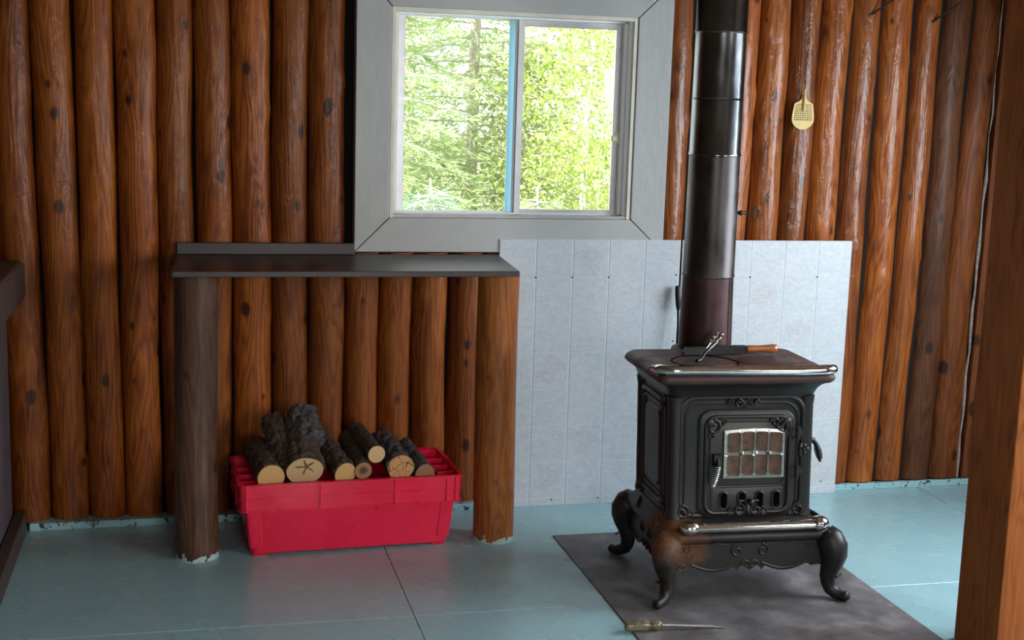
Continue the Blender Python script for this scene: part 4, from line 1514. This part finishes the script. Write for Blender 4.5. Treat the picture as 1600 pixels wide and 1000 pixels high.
mb = MB()
nx, nz2 = 12, 16
zs = [0.140 * i / nz2 for i in range(nz2 + 1)]
for i in range(nz2):
    z0, z1 = zs[i], zs[i + 1]
    for j in range(nx):
        u0, u1 = -1 + 2 * j / nx, -1 + 2 * (j + 1) / nx
        q = [Vector((u0 * sw_half(z0), 0, z0)), Vector((u1 * sw_half(z0), 0, z0)), Vector((u1 * sw_half(z1), 0, z1)), Vector((u0 * sw_half(z1), 0, z1))]
        if 4 <= i <= 11 and 1 <= j <= nx - 2:
            c = sum(q, Vector()) / 4
            inner = [c + (p - c) * 0.62 for p in q]
            vs = q + inner
            fsx = [(k2, (k2 + 1) % 4, 4 + (k2 + 1) % 4, 4 + k2) for k2 in range(4)]
            mb.add(vs, fsx)
        else:
            mb.add(q, [(0, 1, 2, 3)])
me_o = mb.obj('paddle', M['yellow'], fs)
sol = me_o.modifiers.new('thickness', 'SOLIDIFY')
sol.thickness = 0.0022
MB().tube([(0, -0.003, 0.075), (0, -0.004, 0.12), (0, -0.003, 0.165)], [0.0045, 0.006, 0.004], 8).obj('socket', M['yellow'], fs, smooth=True)
mb = MB()
for s in (-1, 1):
    mb.tube([(0.0022 * math.cos(k * 0.9 + (0 if s > 0 else PI)), -0.003 + 0.0022 * math.sin(k * 0.9 + (0 if s > 0 else PI)), 0.12 + 0.44 * k / 60) for k in range(61)], 0.0014, 5)
mb.obj('wire_handle', M['wire'], fs, smooth=True)

# ------------------------------------------------------------------ two iron spikes high on the right logs
for (x, z, lab) in ((1.556, 2.030, 'thin black iron spike high on the right logs, nearer the swatter'), (1.842, 2.014, 'thin black iron spike high on the right logs, nearer the timber post')):
    o = empty('wall_spike', (x, yf(x) + 0.004, z))
    tag(o, lab, 'spike', 'iron spikes in the log wall')
    MB().tube([(0, 0.008, 0), (0.012, -0.008, 0.010), (0.075, -0.03, 0.060), (0.11, -0.04, 0.09)], [0.005, 0.0045, 0.004, 0.003], 8).obj('shank', M['iron_black'], o, smooth=True)
    MB().lathe([(0.008, 0), (0.008, 0.002), (0.005, 0.003)], 10).map(lambda p: Vector((p.x, -p.z, p.y))).obj('collar', M['iron_black'], o, smooth=True)

# ------------------------------------------------------------------ screwdriver on the floor
sd = tag(empty('screwdriver', (0.126, -1.322, 0.0), math.radians(-4.5)), 'old flat head screwdriver lying across the edge of the mat', 'screwdriver')
hz = 0.0215
rings = []
for x, r in ((0.0, 0.009), (0.003, 0.0145), (0.010, 0.017), (0.040, 0.0172), (0.070, 0.0165), (0.076, 0.0135), (0.082, 0.013), (0.088, 0.0165), (0.108, 0.0168), (0.117, 0.013), (0.120, 0.008)):
    ring = []
    for k in range(24):
        a2 = 2 * PI * k / 24
        rr = r * (1 - (0.07 if k % 4 == 0 and 0.01 <= x <= 0.07 else 0))
        ring.append((x, rr * math.cos(a2), hz + rr * math.sin(a2)))
    rings.append(ring)
MB().loft(rings).obj('handle', M['driver_handle'], sd, smooth=40)
rings = []
for x, a2, b2, z in ((0.116, 0.0055, 0.0055, hz), (0.28, 0.0048, 0.0048, hz - 0.010), (0.298, 0.006, 0.004, hz - 0.0115), (0.308, 0.0095, 0.0026, hz - 0.0125), (0.328, 0.0095, 0.0012, hz - 0.0135)):
    rings.append([(x, a2 * math.cos(2 * PI * k / 12), z + b2 * math.sin(2 * PI * k / 12)) for k in range(12)])
MB().loft(rings).obj('shaft', M['chrome_dull'], sd, smooth=40)

# ------------------------------------------------------------------ railing at the left edge
rl = tag(empty('railing', (-1.85, -1.3, 0.0)), 'dark brown painted railing with a plum grey panel beside the left logs', 'railing')
RO = Vector((1.85, 1.3, 0))


def rail(mb, name, mat, **kw):
    mb.map(lambda p: p + RO)
    return mb.obj(name, M[mat], rl, **kw)


rail(MB().prism([(-1.765 - 0.15, 0.880), (-1.765, 0.880), (-1.760, 0.90), (-1.760, 1.005), (-1.770, 1.020), (-1.765 - 0.15, 1.020)], -2.4, -0.075), 'top_rail', 'rail_paint', bevel=0.006)
rail(MB().box(-1.868, -1.826, -2.4, -0.085, 0.062, 0.8795), 'panel_board', 'rail_panel', bevel=0.003)
rail(MB().box(-1.822, -1.782, -2.4, -0.050, 0.0, 0.086), 'bottom_rail', 'rail_paint', bevel=0.004)
rail(MB().box(-1.90, -1.8225, -0.6, -0.45, 0.0, 0.0615), 'foot_block', 'rail_paint', bevel=0.003)

# ------------------------------------------------------------------ timber post at the right edge
tp = MB().box(0, 0.21, 0, 0.222, 0, CEIL).obj('timber_post', M['timber'], bevel=0.004, loc=(1.150, -1.758, 0))
tag(tp, 'square rough sawn timber post standing before the right hand logs', 'post')


# ------------------------------------------------------------------ outdoors
def blades(name, mat, parent, pos, dirs, length, width, kind='stuff'):
    """many thin leaf quads from arrays"""
    n = len(pos)
    d = dirs / np.linalg.norm(dirs, axis=1, keepdims=True)
    rnd = rng.normal(size=(n, 3))
    s = np.cross(d, rnd)
    s /= np.linalg.norm(s, axis=1, keepdims=True) + 1e-9
    L_ = length if isinstance(length, np.ndarray) else np.full(n, length)
    W_ = width if isinstance(width, np.ndarray) else np.full(n, width)
    a = pos
    b = pos + d * (L_ * 0.5)[:, None] + s * (W_ * 0.5)[:, None]
    c = pos + d * L_[:, None]
    e = pos + d * (L_ * 0.5)[:, None] - s * (W_ * 0.5)[:, None]
    vs = np.stack([a, b, c, e], 1).reshape(-1, 3).astype(np.float32)
    me = bpy.data.meshes.new(name)
    me.vertices.add(4 * n)
    me.vertices.foreach_set('co', vs.ravel())
    me.loops.add(4 * n)
    me.loops.foreach_set('vertex_index', np.arange(4 * n, dtype=np.int32))
    me.polygons.add(n)
    me.polygons.foreach_set('loop_start', np.arange(0, 4 * n, 4, dtype=np.int32))
    me.polygons.foreach_set('loop_total', np.full(n, 4, dtype=np.int32))
    me.update(calc_edges=True)
    me.materials.append(mat)
    o = bpy.data.objects.new(name, me)
    COL.objects.link(o)
    o.parent = parent
    o['kind'] = kind
    return o


GZ = -0.35
tag(MB().loft([[(x, y, GZ + (0 if y < 3 else (y - 3) * 0.04)) for x in np.linspace(-14, 18, 9)] for y in (0.32, 3, 8, 14, 22, 30)], (False, False), closed=False).obj('ground', M['ground']), kind='structure')


def conifer(x, y, h, spread, mat, n_br, label, group, per=90, zmax=4.6):
    root = tag(empty('spruce_tree', (x, y, GZ + (y - 3) * 0.04)), label, 'tree', group)
    MB().tube([(0, 0, -0.1), (0.02, 0, h * 0.5), (0, 0, h)], [0.055 * h / 6, 0.038 * h / 6, 0.008], 8).obj('trunk', M['trunk'], root, smooth=True)
    bmb = MB()
    P, D, LN = [], [], []
    for k in range(n_br):
        z = 0.25 + (h - 0.35) * (k / n_br) ** 1.15
        r = spread * (1 - z / h) ** 0.8 * rng.uniform(0.75, 1.1) + 0.08
        a = k * 2.399 + rng.uniform(-0.3, 0.3)
        dirx = np.array([math.cos(a), math.sin(a), 0.0])
        droop = rng.uniform(0.15, 0.45)
        def pt(u):
            return dirx * r * u + np.array([0, 0, z + 0.12 * r * u - droop * r * u * u + 0.10 * r * u ** 4])
        if z < zmax:
            bmb.tube([pt(0.02), pt(0.35), pt(0.7), pt(0.98)], [0.012, 0.009, 0.005, 0.002], 4)
        m = int(per * max(0.25, r / spread) * (1.0 if z < zmax else 0.25))
        side = np.array([-dirx[1], dirx[0], 0])
        u = rng.uniform(0.12, 1.0, m)
        base = np.outer(u * r, dirx)
        base[:, 2] += z + 0.12 * r * u - droop * r * u * u + 0.10 * r * u ** 4
        lat = rng.uniform(-1, 1, m) * 0.30 * r * (1 - 0.55 * u)
        base += np.outer(lat, side)
        base[:, 2] -= np.abs(lat) * rng.uniform(0.1, 0.8, m)
        dd = np.outer(rng.uniform(0.3, 1.0, m), dirx) + np.outer(np.sign(lat) * rng.uniform(0.2, 1.0, m), side) + rng.normal(size=(m, 3)) * 0.25
        dd[:, 2] -= rng.uniform(-0.2, 0.7, m)
        P.append(base)
        D.append(dd)
        LN.append(rng.uniform(0.05, 0.14, m))
    P, D, LN = np.concatenate(P), np.concatenate(D), np.concatenate(LN)
    blades('needle_sprays', mat, root, P, D, LN, LN * rng.uniform(0.08, 0.17, len(LN)))
    bmb.obj('branches', M['twig'], root, smooth=True)['kind'] = 'stuff'
    return root


def broadleaf(x, y, h, spread, mat, bark, n_leaf, label, group, zlow=0.3, name='birch_tree', leaf=0.045, lean=0.02):
    root = tag(empty(name, (x, y, GZ + max(0, y - 3) * 0.04)), label, 'tree', group)
    MB().tube([(0, 0, -0.1), (lean * h * 0.3, 0, h * 0.4), (lean * h, 0.02, h * 0.75), (lean * h, 0, h)], [0.035, 0.026, 0.015, 0.005], 8).obj('trunk', bark, root, smooth=True)
    bmb = MB()
    P = []
    nb = 70
    for k in range(nb):
        z = zlow + (h - zlow) * (k / nb)
        a = k * 2.399 + rng.uniform(-0.4, 0.4)
        r = spread * rng.uniform(0.5, 1.0) * math.sin(PI * min(0.97, 0.25 + 0.72 * (k / nb)))
        tip = np.array([math.cos(a) * r, math.sin(a) * r, z + rng.uniform(0.1, 0.5) * r])
        st = np.array([lean * z, 0, z])
        bmb.tube([st, (st + tip) / 2 + np.array([0, 0, 0.06]), tip], [0.008, 0.005, 0.002], 4)
        m = n_leaf // nb
        u = rng.uniform(0.25, 1.1, m)
        P.append(st + np.outer(u, tip - st) + rng.normal(size=(m, 3)) * np.array([0.13, 0.13, 0.11]))
    P = np.concatenate(P)
    D = rng.normal(size=(len(P), 3))
    D[:, 2] -= 0.6
    LN = rng.uniform(0.6, 1.25, len(P)) * leaf
    blades('leaves', mat, root, P, D, LN, LN * 0.62)
    bmb.obj('branches', M['twig'], root, smooth=True)['kind'] = 'stuff'
    return root


SG = 'spruces outside the window'
conifer(0.22, 5.7, 5.6, 1.35, M['spruce'], 130, 'green spruce tree outside the left pane, nearest its outer edge', SG, 330)
conifer(1.40, 7.2, 7.0, 1.35, M['spruce'], 150, 'tall spruce tree outside the left pane, its trunk beside the middle sash', SG, 330)
conifer(0.55, 4.6, 1.35, 0.75, M['spruce_blue'], 80, 'short pale young spruce outside at the foot of the left pane', SG, 220)
conifer(1.50, 5.1, 1.25, 0.6, M['spruce'], 70, 'short green young spruce outside the left pane beside the sash', SG, 200)
broadleaf(2.13, 6.0, 4.6, 0.75, M['birch_leaf'], M['birch_bark'], 14000, 'slim birch with yellow green leaves outside the right pane', 'birches outside the window')
broadleaf(3.05, 7.4, 5.2, 0.95, M['birch_leaf'], M['birch_bark'], 9000, 'yellow green birch at the far right of the right pane', 'birches outside the window')
broadleaf(1.72, 6.6, 2.3, 0.6, M['olive_leaf'], M['trunk'], 5000, 'olive leaved bush outside the right pane next to the sash', 'bushes outside the window', 0.1, 'bush', 0.05)
broadleaf(2.7, 5.7, 1.5, 0.55, M['olive_leaf'], M['trunk'], 4000, 'low olive bush outside at the foot of the right pane', 'bushes outside the window', 0.05, 'bush', 0.045)
far = [(-3.6, 8.5, 7), (-2.0, 9.5, 8), (-0.6, 8.2, 7), (0.3, 10.5, 9), (1.5, 11.5, 9), (2.5, 10.2, 7.4), (3.6, 11.6, 8.6), (4.8, 10.4, 8), (6.3, 9.4, 8)]
for i, (x, y, h) in enumerate(far):
    conifer(x, y, h, 1.6, M['spruce' if i % 2 else 'spruce_blue'], 90, 'tall spruce in the row at the back of the woods', 'far spruces in the woods', 70, 4.2)
